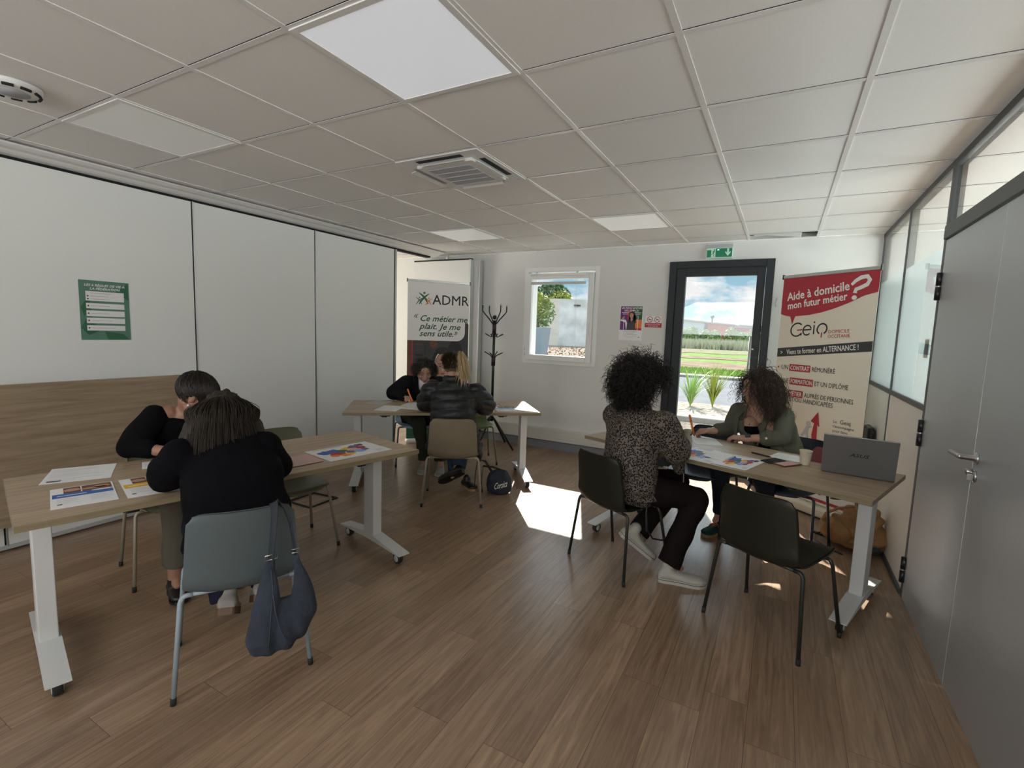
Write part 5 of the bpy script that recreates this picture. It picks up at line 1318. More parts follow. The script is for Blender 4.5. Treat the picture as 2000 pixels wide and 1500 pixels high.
for s_, a, b in (('L', V(1.845, .055, .150), V(1.70, .15, .045)), ('R', V(1.895, .195, .165), V(1.755, .28, .040))):
    f_ = unit(b - a); shoe(w2, a, b, unit(V(-.35, .35, .9) + 0 * f_), 'sneaker_grey', 'sole_brown', 'canvas_white', .050, .01, thick=.030)

# ---- woman behind the middle table, writing
f3 = unit(V(.66, -.75, 0)); l3 = unit(V(.75, .66, 0))
p = dict(pelvis=V(.51, 3.02, .545), neck=V(.655, 2.925, .945), shR=V(.525, 2.80, .905), shL=V(.80, 3.035, .905), fwd=f3,
         elR=(.435, 2.70, .80), wrR=(.655, 2.660, .785), elL=(.90, 2.95, .80), wrL=(.87, 2.78, .782), head=V(.715, 2.865, 1.05), face=unit(V(.62, -.62, -.52)), up=(.3, -.3, 1),
         hipR=V(.44, 2.96, .54), hipL=V(.58, 3.08, .54), knR=(.80, 2.68, .525), knL=(.93, 2.83, .525), anR=(.79, 2.79, .10), anL=(.965, 2.84, .10), toeR=(.875, 2.66, .02), toeL=(1.06, 2.73, .02), bow=.05)
w3 = person('woman in a black jacket and white top with short dark hair, writing', p, 'skin_light', ('jacket', 'black_jacket'), ('trousers', 'trousers_olive'), voxel=.006, top_extra=.022, armx=.012,
            hands=dict(R=dict(a=((.75, -.62, .05), (-.1, .3, .95), l3), curls=(.75, .85, .95, 1.0), thumb=(.5, .6, .3), tcurl=.7), L=dict(a=((-.15, -.95, .0), (.1, .1, 1), -l3), curls=(.4, .45, .5, .55))), disp=noise_disp(.014, 7, 9), flare=.016)
R = p['R']; c = p['head']
mb = MB(); hair_cap(mb, c, R, .97, 'hair_dark', low=-.55, frontz=.62); strands(mb, c, R, 1500, .125, 5, 'hair_dark', seg=10, grav=.45, w=.0024, puff=.010, jitter=.25, back=-.6, front=-.05, curl=.003, freq=.9, sweep=(0, -.2, .2), clear=((c + R @ V(0, .085, -.045), .085), (c + R @ V(0, .10, .0), .068))); mb.build('hair', w3)
face_parts(w3, c, R, .98, closed=True)
mb = MB(); mb.loft([(p['neck'] + f3 * .055 - V(0, 0, .10), l3 * .05, f3 * .045), (p['neck'] + f3 * .05 - V(0, 0, .02), l3 * .058, f3 * .05), (p['neck'] + f3 * .035 + V(0, 0, .03), l3 * .055, f3 * .055), (p['neck'] + f3 * .03 + V(0, 0, .055), l3 * .052, f3 * .052)], 'white_tee'); mb.build('white_top', w3)
shoe(w3, V(.79, 2.79, .005), V(.865, 2.645, .0), (0, 0, 1), 'sneaker_grey', 'sole_white', 'canvas_white', .048, .01); shoe(w3, V(.965, 2.84, .005), V(1.05, 2.70, .0), (0, 0, 1), 'sneaker_grey', 'sole_white', 'canvas_white', .048, .01)

# ---- woman with a blond ponytail in the quilted jacket
f4 = unit(V(-.522, .854, 0)); l4 = V(-.854, -.522, 0)
p = dict(pelvis=V(1.56, 2.225, .55), neck=V(1.485, 2.30, 1.0), shL=V(1.335, 2.215, .945), shR=V(1.655, 2.41, .925), fwd=f4,
         elL=(1.225, 2.265, .832), wrL=(1.13, 2.47, .808), elR=(1.70, 2.50, .828), wrR=(1.50, 2.70, .808), head=V(1.44, 2.345, 1.145), face=unit(V(-.72, .62, -.35)), up=(-.15, .2, 1),
         hipL=V(1.48, 2.19, .55), hipR=V(1.64, 2.28, .55), knL=(1.25, 2.52, .545), knR=(1.42, 2.63, .545), anL=(1.44, 2.47, .16), anR=(1.50, 2.365, .215), toeL=(1.40, 2.56, .03), toeR=(1.415, 2.30, .045), bow=.035)
def quilt(co, no):
    ax = unit(V(1.485 - 1.56, 2.30 - 2.225, .45)); h = (co - V(1.56, 2.225, .45)) @ ax
    q = np.abs(np.sin(h / .085 * PI)) ** .55
    lat = co @ l4; seam = np.where(h < .20, np.abs(np.sin(lat / .11 * PI)) ** .3, 1.0)
    n_ = np.array([mnoise.noise(Vector(a) * 22) for a in co])
    return co + no * ((q * .015 - .008) * 1.0 + (seam - 1) * .006 + n_ * .006)[:, None]
def hood(mb, p):
    n0 = p['neck']; mb.ell(n0 - f4 * .055 + V(0, 0, .0), (.115, .055, .06), np.stack([-l4, f4, V(0, 0, 1)], 1)); mb.ell(n0 - f4 * .085 - V(0, 0, .055), (.085, .035, .06), np.stack([-l4, f4, V(0, 0, 1)], 1))
    mb.loft([(n0 + V(0, 0, -.02), l4 * .10, f4 * .085), (n0 + V(0, 0, .055) + f4 * .01, l4 * .084, f4 * .080), (n0 + V(0, 0, .085) + f4 * .015, l4 * .078, f4 * .076)])
    # long skirt of the jacket down past the seat
    pl = p['pelvis']
    for s_ in (1, -1): mb.cap(pl + l4 * .165 * s_ + V(0, 0, .06), .055, pl + l4 * .200 * s_ + f4 * .02 - V(0, 0, .10), .045)
    mb.cap(pl - l4 * .215 - V(0, 0, .06) + f4 * .03, .035, pl - l4 * .235 + f4 * .03 - V(0, 0, .19), .018)
w4 = person('woman with a blond ponytail in a dark quilted jacket', p, 'skin_light', ('quilted_jacket', 'puffer'), ('jeans', 'jeans'), top_extra=.034, armx=.016, belly=1.05, disp=quilt, extra_shapes=hood, top_low=.12, flare=.026, trouser_to=.90)
R = p['R']; c = p['head']
mb = MB(); hair_cap(mb, c, R, 1.04, 'hair_blond_dark', low=-.88, frontz=.5); strands(mb, c, R, 900, .11, 6, 'hair_blond_dark', seg=7, grav=-.05, w=.0028, puff=.006, jitter=.12, back=-.6, front=-.05, sweep=(0, -1.2, .25)); mb.build('hair', w4)
tp = c + R @ V(.026, -.120, .058)
mb = MB()
for i in range(16):
    a = 2 * PI * i / 16; mb.ell(tp + R @ V(.030 * math.cos(a), .006 * math.sin(5 * a), .030 * math.sin(a)), (.014, .014, .014), None, 'black', 10, 6)
mb.build('scrunchie', w4)
mb = MB(); rs = np.random.RandomState(3)
for i in range(420):
    a = rs.normal(0, .009, 3); b = rs.normal(0, .014, 3); k_ = rs.uniform(.75, 1.08); s0 = R @ V(0, -1, .2)
    q0 = tp + a; q1 = q0 + (s0 * .05 + V(.015, .0, .012)) + b * .4; q2 = q1 + V(.032, -.02, -.055) * k_ + b * .5; q3 = q2 + V(.026, -.010, -.075) * k_ + b * .2; q4 = q3 + V(.010, .0, -.075) * k_ + b * .6
    mb.tube([q0, (q0 + q1) / 2 + V(0, 0, .006), q1, q2, q3, q4], [.0026, .0028, .0028, .0028, .0026, .0006], 'hair_blond', 3, cap=False)
mb.build('ponytail', w4)
face_parts(w4, c, R, .98)
shoe(w4, V(1.535, 2.345, .195), V(1.40, 2.245, .015), unit(V(-.50, .62, .72)), 'shoe_black', 'shoe_black', None, .046, .0, thick=.02)
shoe(w4, V(1.51, 2.52, .03), V(1.62, 2.42, .0) + V(.02, .05, 0), (0, 0, 1), 'shoe_black', 'gum', None, .046, .0)

# ---- woman in the leopard print blouse
f5 = unit(V(.466, .885, 0)); l5 = V(-.885, .466, 0)
p = dict(pelvis=V(3.20, 1.86, .55), neck=V(3.225, 1.90, 1.02), shL=V(3.055, 1.995, .955), shR=V(3.385, 1.81, .955), fwd=unit(V(.55, .83, 0)),
         elL=(3.02, 2.16, .83), wrL=(3.18, 2.37, .80), elR=(3.485, 1.855, .80), wrR=(3.42, 2.13, .805), head=V(3.215, 1.945, 1.165), face=unit(V(.55, .83, -.05)), up=(0, 0, 1),
         hipL=V(3.13, 1.93, .54), hipR=V(3.29, 1.82, .54), knL=(3.44, 2.20, .52), knR=(3.60, 1.96, .50), anL=(3.265, 1.935, .215), anR=(3.485, 1.80, .115), toeL=(3.34, 1.99, .04), toeR=(3.68, 1.86, .02), bow=.03)
def blouse(mb, p):
    pl = p['pelvis']; mb.loft([(pl + V(.0, 0, .06), V(.885, -.466, 0) * .195, f5 * .155), (pl + V(.03, .02, -.06), V(.885, -.466, 0) * .205, f5 * .175)])
    mb.loft([(p['neck'] + V(0, 0, -.03), V(.885, -.466, 0) * .095, f5 * .085), (p['neck'] + V(0, 0, .045), V(.885, -.466, 0) * .074, f5 * .072)])
    mb.cap(p['elR'] - V(.02, .0, .01), .055, p['elR'] + V(.0, .08, -.13), .035)
w5 = person('woman with curly dark hair in a leopard print blouse and dark trousers', p, 'skin_warm', ('blouse', 'leopard'), ('trousers', 'trousers_brown'), top_extra=.026, armx=.016, belly=1.12, chest=1.1, leg_r=1.05, disp=noise_disp(.020, 7, 12, (1, 1, .7)), extra_shapes=blouse, top_low=.10, flare=.028, trouser_to=1.02)
R = p['R']; c = p['head']
mb = MB(); hair_cap(mb, c, R, 1.25, 'hair_black', low=-.55, frontz=.35)
strands(mb, c, R, 1900, .150, 21, 'hair_black', seg=9, grav=.30, w=.0023, puff=.075, jitter=.75, back=-.85, front=-.1, curl=.0125, freq=2.1, out=1.1, rad=(.082, .102, .092), lenvar=.35, sweep=(0, 0, 0)); mb.build('hair', w5)
face_parts(w5, c, R, .98)
shoe(w5, V(3.205, 1.835, .185), V(3.345, 1.945, .018), unit(V(.55, .30, .80)), 'canvas_white', 'sole_white', 'canvas_white', .048, .015, thick=.026)
shoe(w5, V(3.485, 1.795, .0), V(3.70, 1.85, .0), (0, 0, 1), 'canvas_white', 'sole_white', 'canvas_white', .050, .015, thick=.028)

# ---- woman in the olive blazer
f6 = unit(V(-.45, -.89, 0)); l6 = V(.943, -.331, 0)
p = dict(pelvis=V(4.02, 3.00, .55), neck=V(3.875, 2.945, 1.00), shR=V(3.725, 3.03, .935), shL=V(4.045, 2.90, .935), fwd=f6,
         elR=(3.69, 2.93, .80), wrR=(3.565, 2.755, .792), elL=(4.035, 2.735, .803), wrL=(3.80, 2.675, .780), head=V(3.85, 2.895, 1.125), face=unit(V(-.90, -.42, -.12)), up=(0, 0, 1),
         hipR=V(3.93, 3.03, .55), hipL=V(4.11, 2.97, .55), knR=(3.655, 2.735, .515), knL=(3.95, 2.60, .52), anR=(3.665, 2.80, .13), anL=(4.00, 2.80, .10), toeR=(3.60, 2.66, .02), toeL=(3.97, 2.67, .02), bow=.04)
w6 = person('woman with curly dark hair in an olive blazer, holding an orange pen', p, 'skin_light', None, ('trousers', 'trousers_navy'), voxel=.0055, bust=.060, belly=1.02,
            hands=dict(R=dict(a=((-.80, -.25, -.02), (-.15, .25, .95), (-.2, -1, 0)), curls=(.62, .80, 1.0, 1.05), thumb=(.45, .75, .25), tcurl=.7), L=dict(a=((-.95, .15, -.05), (.0, -.1, 1), (-.1, 1, 0)), curls=(.55, .65, .75, .8), spread=.06)), flare=.006)
R = p['R']; c = p['head']
# camisole
mb = MB(); st = torso_st(p, .006)[:5]
mb.loft(st); ch = p['pelvis'] * .33 + p['neck'] * .67
for q in (-1, 1): mb.ell(ch + l6 * .066 * q + p['fwd'] * .082 - V(0, 0, .030), (.064, .064, .052))
organic(mb, 'camisole', .0075, 4, 'black_knit', w6)
# open blazer: back and two fronts, so the neckline stays open
mb = MB(); ts = torso_st(p, .030, 1.03, low=.16, top=False, belly=1.05); fw = p['fwd']; lat = unit(p['shL'] - p['shR'])
nseg = 40
open_h = [.16, .16, .22, .36, .50, .58, .52]
def blazer_ring(cn, u, w_, half, sc):
    a0 = PI / 2 + half; a1 = 2 * PI + PI / 2 - half
    return [cn + u * math.cos(a) * sc + w_ * math.sin(a) * sc for a in np.linspace(a0, a1, nseg)]
outer, inner = [], []
for (cn, u, w_), hf in zip(ts, open_h): outer.append(blazer_ring(cn, u, w_, hf, 1.0)); inner.append(blazer_ring(cn, u, w_, hf, .93))
nr = len(outer); vs = [q for r_ in outer for q in r_] + [q for r_ in inner for q in r_]; O2 = nr * nseg; fs = []
for i in range(nr - 1):
    for j in range(nseg - 1):
        a = i * nseg + j; fs += [(a, a + 1, a + nseg + 1, a + nseg), (O2 + a, O2 + a + nseg, O2 + a + nseg + 1, O2 + a + 1)]
    for j in (0, nseg - 1): a = i * nseg + j; fs.append((a, a + nseg, O2 + a + nseg, O2 + a))
for i in (0, nr - 1):
    for j in range(nseg - 1): a = i * nseg + j; fs.append((a, a + 1, O2 + a + 1, O2 + a))
mb.add(vs, fs)
for s_, q in (('L', .42), ('R', .62)):
    e, w_ = p['el' + s_], p['wr' + s_]
    mb.cap(p['sh' + s_] * .62 + p['neck'] * .38 - fw * .012, .052, p['sh' + s_], .066); mb.cap(p['sh' + s_], .068, e, .060); mb.cap(e, .060, e + (w_ - e) * q, .052)
for a_, b_ in ((.55, -.115), (.50, -.09), (.52, .115)): mb.cap(p['neck'] * a_ + (p['shR'] if b_ < 0 else p['shL']) * (1 - a_) + fw * .095 - V(0, 0, .12), .034, p['pelvis'] + fw * .165 + lat * b_ + V(0, 0, .10), .040)
sgn = 1 if l6 @ V(1, 0, 0) > 0 else -1
# hem flap hanging beside the seat
mb.cap(p['pelvis'] + l6 * .12 + f6 * .17 - V(0, 0, .02), .03, p['pelvis'] + l6 * .10 + f6 * .18 - V(0, 0, .14), .012)
mb.cap(p['pelvis'] + l6 * .17 + f6 * .10 - V(0, 0, .02), .03, p['pelvis'] + l6 * .13 + f6 * .14 - V(0, 0, .13), .012)
bz = organic(mb, 'blazer', .0085, 2, 'olive_blazer', w6, noise_disp(.010, 9, 15))
mb = MB()
for q in (1, -1):
    a = p['neck'] + lat * .060 * q + V(0, 0, .015) - fw * .01; b = p['neck'] + lat * .095 * q + fw * .115 - V(0, 0, .10); d_ = p['neck'] + lat * .080 * q + fw * .150 - V(0, 0, .28)
    o_ = lat * q * .035
    mb.add([a, a + o_ * .8, b + o_ * 1.25 + V(0, 0, .02), b + o_ * 1.0, d_ + o_ * .3, d_, b - o_ * .15], [(0, 1, 2, 3, 4, 5, 6)], 'olive_blazer')
lap = mb.build('lapel', bz); so = lap.modifiers.new('s', 'SOLIDIFY'); so.thickness = .008
mb = MB(); e = p['elL']; w_ = p['wrL']; q = e + (w_ - e) * .36; mb.lathe([(.057, -.022), (.0585, 0), (.056, .022), (.050, .023)], q, unit(w_ - e), 'olive_blazer', 28); cuffo = mb.build('cuff', bz)
mb = MB(); mb.ell(q + V(-.01, -.056, .008), (.009, .005, .009), None, 'pearl', 12, 8); mb.build('button', bz)
mb = MB(); hair_cap(mb, c, R, 1.05, 'hair_brown', low=-.6, frontz=.42)
strands(mb, c, R, 2000, .30, 31, 'hair_brown', seg=13, grav=.58, w=.0021, puff=.034, jitter=.3, back=-.8, front=-.12, curl=.0095, freq=1.5, out=.12, sweep=(0, -.25, .15), lenvar=.35, rad=(.080, .100, .090), clear=((c + R @ V(0, .085, -.045), .088), (c + R @ V(0, .10, .0), .070), (p['shL'] + V(0, 0, -.02), .085), (p['neck'] - V(0, 0, .04), .10))); mb.build('hair', w6)
face_parts(w6, c, R, .98, brow='hair_brown')
mb = MB(); n0 = p['neck'] + fw * .0
mb.tube([n0 + lat * .055 + V(0, 0, .01), n0 + lat * .045 + fw * .09 - V(0, 0, .06), n0 + fw * .125 - V(0, 0, .125), n0 - lat * .045 + fw * .09 - V(0, 0, .06), n0 - lat * .055 + V(0, 0, .01)], .0012, 'gold', 6); mb.ell(n0 + fw * .133 - V(0, 0, .135), (.006, .004, .008), None, 'gold', 8, 6); mb.build('necklace', w6)
e, w_ = p['elL'], p['wrL']; d_ = unit(w_ - e); q = w_ - d_ * .02
mb = MB(); mb.lathe([(.0275, -.010), (.0285, 0), (.0275, .010)], q, d_, 'watch_strap', 26); wt = mb.build('wristwatch', w6)
mb = MB(); up_ = unit(V(0, 0, 1) - d_ * d_[2]) * .8 + V(0, -.6, 0); up_ = unit(up_ - d_ * (up_ @ d_)); mb.obox(q + up_ * .030, d_, np.cross(up_, d_), up_, .018, .017, .0045, 'watch_face', .003); mb.build('watch_case', wt)
e, w_ = p['elR'], p['wrR']; d_ = unit(w_ - e); mb = MB(); mb.tube([w_ - d_ * .035 + (unit(np.cross(d_, V(0, 0, 1))) * math.cos(a) + unit(np.cross(d_, unit(np.cross(d_, V(0, 0, 1))))) * math.sin(a)) * .0295 for a in np.linspace(0, 2 * PI, 18)[:-1]], .0022, 'black', 6, closed=True); mb.build('bracelet', w6)
shoe(w6, V(3.672, 2.80, .005), V(3.585, 2.625, .0), (0, 0, 1), 'suede_green', 'gum', 'p_orange', .048, .0, stripes='p_orange')
shoe(w6, V(4.0, 2.80, .005), V(3.95, 2.62, .0), (0, 0, 1), 'suede_green', 'gum', 'p_orange', .048, .0, stripes='p_orange')
# =================================================================== THINGS ON THE TABLES
TZ = .7402
def sheet(corners, name, label, cat, group=None, z=TZ, th=.0009, m='paper', art=None, skew=0):
    """a sheet of paper from its four corners (counter-clockwise seen from above): origin, +x, opposite, +y"""
    A, B, Cc, D = [V(*q, z) for q in corners]; ux = unit(B - A); w_ = np.linalg.norm(B - A); uyv = D - A; uy = unit(uyv - ux * (uyv @ ux)); h_ = uyv @ uy
    F = Frame(A + V(0, 0, th), ux, uy, .00022)
    mb = MB(); mb.prism([(0, 0), (w_, 0), (w_, h_), (0, h_)], A, ux, uy, V(0, 0, 1), 0, th, m)
    if art: art(mb, F, w_, h_)
    return tag(mb.build(name), label, cat, group)
def A4(A, ang, w_, h_):
    a = math.radians(ang); ux = V(math.cos(a), math.sin(a)); uy = V(-math.sin(a), math.cos(a)); A = V(*A)
    return [A, A + ux * w_, A + ux * w_ + uy * h_, A + uy * h_]
def lines_art(seed, cols=1, stamp=False):
    def f(mb, F, w_, h_):
        r = random.Random(seed)
        for i in range(int(h_ / .016) - 2):
            if r.random() < .15: continue
            y = h_ - .02 - i * .016
            for k in range(cols):
                x0 = .012 + k * (w_ - .02) / cols; mb.rect(F, x0, y, x0 + ((w_ - .03) / cols - .01) * r.uniform(.5, 1), y + .0028, 'ink_grey', 1)
        if stamp: mb.rect(F, .02, .02, .07, .042, 'p_dark_grey', 2)
    return f
def flyer_art(band, dark='p_brown', seed=1):
    def f(mb, F, w_, h_):
        r = random.Random(seed)
        mb.rect(F, .006, h_ * .66, w_ - .006, h_ - .006, dark, 1); mb.rect(F, .006, h_ * .66, w_ * .20, h_ - .006, 'paper', 1.5); mb.rect(F, w_ * .47, h_ * .66, w_ * .49, h_ - .006, 'paper', 1.5)
        for x_, y_, a, b in ((w_ * .33, h_ * .83, .028, .022), (w_ * .68, h_ * .80, .05, .012), (w_ * .80, h_ * .84, .03, .02)): mb.disc(F, x_, y_, a, b, 'p_skin', 2)
        mb.rect(F, .006, h_ * .48, w_ - .006, h_ * .68, band, 2.5); mb.disc(F, w_ * .82, h_ * .66, .04, .010, 'ink_white', 3); mb.rect(F, w_ * .1, h_ * .56, w_ * .55, h_ * .585, 'ink_white', 3)
        for i in range(6):
            for k in range(2): mb.rect(F, .02 + k * w_ * .5, h_ * .42 - i * .014, .02 + k * w_ * .5 + w_ * r.uniform(.2, .4), h_ * .42 - i * .014 + .0025, 'ink_grey', 1)
        mb.rect(F, .02, h_ * .14, .035, h_ * .18, 'ink', 2)
    return f
def map_art(seed):
    def f(mb, F, w_, h_):
        r = random.Random(seed); cols = ['p_blue', 'p_green', 'p_yellow', 'p_violet', 'p_red', 'p_blue_light', 'p_orange', 'p_purple']
        cen = [(.20, .62, 'p_blue', .12), (.30, .42, 'p_red', .12), (.33, .66, 'p_blue', .10), (.36, .25, 'p_orange', .09), (.46, .28, 'p_yellow', .08), (.45, .55, 'p_green', .10), (.55, .42, 'p_violet', .10), (.58, .66, 'p_yellow', .09), (.66, .52, 'p_pink', .11), (.72, .74, 'p_violet', .10), (.80, .60, 'p_red', .09), (.66, .33, 'p_blue_light', .09), (.86, .80, 'p_purple', .08), (.22, .30, 'p_orange', .07), (.78, .42, 'p_violet', .07)]
        for i, (x_, y_, m_, s_) in enumerate(cen):
            n = 13; mb.flat([(w_ * .92 * (x_ + s_ * r.uniform(.7, 1.25) * math.cos(2 * PI * k / n)) , h_ * (y_ + s_ * 1.25 * r.uniform(.7, 1.25) * math.sin(2 * PI * k / n))) for k in range(n)], F, m_, 1 + i * .12)
        for i in range(5): mb.rect(F, w_ * .80, h_ * .10 + i * .009, w_ * .94, h_ * .10 + i * .009 + .003, 'ink_grey', 1)
        mb.rect(F, w_ * .1, h_ * .93, w_ * .55, h_ * .95, 'p_violet', 1)
    return f
FL = 23.2   # direction of the left table's long side, measured from world +Y
sheet([(1.254, -.126), (1.139, -.348), (.874, -.252), (.985, -.02)][::1], 'document', 'plain printed sheets with a grey stamp at the far left corner of the left table', 'paper', art=lines_art(1, 1, True)) if False else None
sheet([(1.139, -.348), (1.254, -.126), (.998, -.014), (.874, -.252)], 'document', 'plain printed sheet on the left table, behind the blue flyer', 'paper', 'papers laid on the tables', art=lines_art(1, 1, True))
sheet([(1.548, -.441), (1.612, -.242), (1.346, -.167), (1.257, -.36)], 'flyer', 'flyer with a blue band and photographs, nearest the corner of the left table', 'flyer', 'papers laid on the tables', art=flyer_art('p_blue'))
sheet([(1.635, -.219), (1.695, -.02), (1.425, .06), (1.334, -.129)], 'flyer', 'flyer with a yellow band half under the arm of the woman in the cardigan', 'flyer', 'papers laid on the tables', art=flyer_art('p_yellow', 'p_brown', 3))
sheet([(1.847, .655), (1.922, 1.063), (1.649, 1.119), (1.563, .716)], 'map_sheet', 'colourful district map sheet at the right end of the left table', 'map', 'papers laid on the tables', art=map_art(3))
sheet([(1.22, .02), (1.30, .20), (1.16, .27), (1.09, .09)], 'document', 'white sheet between the two women at the left table', 'paper', 'papers laid on the tables', art=lines_art(2))
for i in range(4): sheet([(q[0] + .006 * i, q[1] + .012 * i) for q in [(1.765, .42), (1.80, .60), (1.62, .66), (1.575, .47)]], 'leaflet', ('bottom', 'second', 'third', 'top')[i] + ' leaflet of the pinkish fanned pile on the left table', 'leaflet', 'fanned pile of leaflets', z=TZ + .0012 * i, th=.001, m='p_pink' if i % 2 else 'paper', art=lines_art(20 + i))
# middle table
sheet([(.433, 2.287), (.621, 2.323), (.50, 2.60), (.313, 2.50)], 'document', 'grey-white paper at the far left end of the middle table', 'paper', 'papers laid on the tables', m='paper_grey', art=lines_art(4))
sheet([(.805, 2.041), (.989, 2.126), (.816, 2.40), (.637, 2.293)], 'flyer', 'bluish white printed sheet on the middle table, left of the newspaper', 'flyer', 'papers laid on the tables', art=lines_art(5, 2))
sheet([(.80, 2.40), (.99, 2.46), (.90, 2.74), (.70, 2.64)], 'form', 'white form under the hand of the writing woman', 'paper', 'papers laid on the tables', art=lines_art(6), z=TZ + .0001)
sheet([(.915, 2.27), (1.16, 2.33), (1.10, 2.56), (.90, 2.47)], 'newspaper', 'crumpled printed sheets in front of the woman with the ponytail', 'paper', 'papers laid on the tables', m='banner_white', art=lines_art(7, 3), th=.004)
sheet([(1.34, 3.05), (1.46, 2.97), (1.40, 3.22), (1.27, 3.28)][::1], 'flyer', 'small blue and white flyer at the back edge of the middle table', 'flyer', 'papers laid on the tables', art=flyer_art('p_blue_light', 'p_blue', 5))
sheet([(1.60, 2.62), (1.69, 2.68), (1.53, 2.93), (1.42, 2.88)], 'flyer', 'white flyer beside the right elbow of the woman in the quilted jacket', 'flyer', 'papers laid on the tables', art=flyer_art('paper', 'paper_grey', 6))
sheet([(1.70, 2.73), (1.865, 2.877), (1.67, 3.09), (1.505, 2.94)], 'flyer', 'flyer with a light blue band near the sunlit end of the middle table', 'flyer', 'papers laid on the tables', art=flyer_art('p_blue_light', 'p_dark', 7))
# right table
sheet([(3.40, 2.01), (3.66, 1.915), (3.765, 2.25), (3.505, 2.345)], 'map_sheet', 'pale district map sheet under the note pad on the right table', 'map', 'papers laid on the tables', art=map_art(9))
sheet([(3.67, 1.935), (3.86, 1.875), (3.965, 2.20), (3.775, 2.265)], 'map_sheet', 'bright district map sheet between note pad and phones on the right table', 'map', 'papers laid on the tables', art=map_art(3), z=TZ + .0012)
sheet([(3.51, 2.44), (3.68, 2.50), (3.61, 2.72), (3.44, 2.66)], 'form', 'white form under the writing hand of the woman in the blazer', 'paper', 'papers laid on the tables', art=lines_art(8))
sheet([(3.10, 2.22), (3.37, 2.14), (3.44, 2.36), (3.17, 2.44)], 'document', 'white papers under the camera on the right table', 'paper', 'papers laid on the tables', art=lines_art(9))
sheet([(3.12, 2.50), (3.36, 2.45), (3.42, 2.74), (3.19, 2.80)], 'document', 'white papers at the far left end of the right table', 'paper', 'papers laid on the tables', art=lines_art(10))
sheet([(3.965, 2.35), (4.15, 2.29), (4.20, 2.47), (4.01, 2.53)], 'document', 'printed sheet behind the paper cup beside the laptop', 'paper', 'papers laid on the tables', art=lines_art(12), z=TZ + .0001)
# note pad
mb = MB(); A = V(3.60, 2.09, TZ + .0025); ux = unit(V(.94, -.33, 0)); uy = unit(V(.33, .94, 0))
mb.prism([(0, 0), (.14, 0), (.14, .145), (0, .145)], A, ux, uy, V(0, 0, 1), 0, .007, 'paper')
ob = tag(mb.build('note_pad'), 'white note pad lying on the maps of the right table', 'note pad')
mb = MB(); mb.add([A + uy * 0 + V(0, 0, .0075), A + ux * .14 + V(0, 0, .0075), A + ux * .14 + uy * .145 + V(0, 0, .015), A + uy * .145 + V(0, 0, .019), A + ux * .07 + uy * .145 + V(0, 0, .015)], [(0, 1, 2, 4, 3)], 'paper'); mb.build('cover', ob)
mb = MB(); mb.box((-.003, .14, .0), (.143, .148, .006), 'black'); ob2 = mb.build('spine', None)
ob2.matrix_world = Matrix(((ux[0], uy[0], 0, A[0]), (ux[1], uy[1], 0, A[1]), (0, 0, 1, A[2]), (0, 0, 0, 1))); bpy.context.view_layer.update()
ob2.data.transform(ob2.matrix_world); ob2.matrix_world = Matrix.Identity(4); attach(ob2, ob)
# phones
def phone(c, ang, m, scr, label, case=None):
    a = math.radians(ang); ux = V(math.cos(a), math.sin(a), 0); uy = V(-math.sin(a), math.cos(a), 0); c = V(*c, TZ + .0045)
    mb = MB(); mb.obox(c, ux, uy, V(0, 0, 1), .037, .076, .0042, m, .003); o = tag(mb.build('smartphone'), label, 'phone')
    mb = MB(); mb.obox(c + V(0, 0, .0043), ux, uy, V(0, 0, 1), .033, .070, .0004, scr); mb.build('screen', o)
    return o
phone((3.995, 2.225), -32, 'black_plastic', 'watch_face', 'black smartphone lying left of the second phone on the right table')
phone((4.075, 2.185), -38, 'p_brown', 'p_pink', 'smartphone in a brown case with a pale pinkish back, nearest the paper cup')
# pens
def pen(a, b, m, label, r=.0048, tip='ink'):
    a, b = V(*a), V(*b); d = unit(b - a)
    mb = MB(); mb.tube([a, a + d * .006, a + d * .014], [.0008, .0022, r * .9], tip, 10).tube([a + d * .014, b - d * .012], r, m, 12); o = tag(mb.build('pen'), label, 'pen')
    mb = MB(); mb.tube([b - d * .05, b], r * 1.12, m, 12).tube([b, b + d * .006], r * .6, m, 10); mb.build('cap', o); return o
pen((3.985, 2.315, TZ + .006), (3.87, 2.385, TZ + .006), 'black', 'black pen lying between the woman in the blazer and the phones')
pen((3.458, 2.690, TZ + .003), (3.405, 2.740, TZ + .155), 'p_orange', 'thick orange pen in the hand of the woman in the blazer', .0078)
pen((.775, 2.610, TZ + .003), (.715, 2.600, TZ + .135), 'p_orange', 'orange pen in the hand of the woman writing at the middle table', .0070)
# paper cup and carafe-shaped cup
mb = MB(); cx, cy = 4.168, 2.262
mb.lathe([(.026, 0), (.0265, .004), (.034, .083), (.0365, .086), (.0355, .089), (.033, .086), (.025, .006), (.001, .005)], (cx, cy, TZ), (0, 0, 1), mat('paper_cup', (.62, .56, .42), .6), 32)
tag(mb.build('paper_cup'), 'cream paper cup standing left of the laptop', 'cup')
mb = MB(); cx, cy = 3.462, 2.322
mb.lathe([(.033, 0), (.036, .006), (.036, .03), (.028, .085), (.027, .108), (.029, .116), (.026, .118), (.024, .108)], (cx, cy, TZ), (0, 0, 1), mat('beaker_cream', (.40, .38, .28), .4), 32)
o = tag(mb.build('cup'), 'tall greenish cream cup wider at the foot, beside the camera', 'cup')
mb = MB(); mb.tube([(cx + .025, cy - .02, TZ + .085), (cx + .03, cy - .024, TZ + .095)], .005, 'black', 8); mb.build('stopper', o)
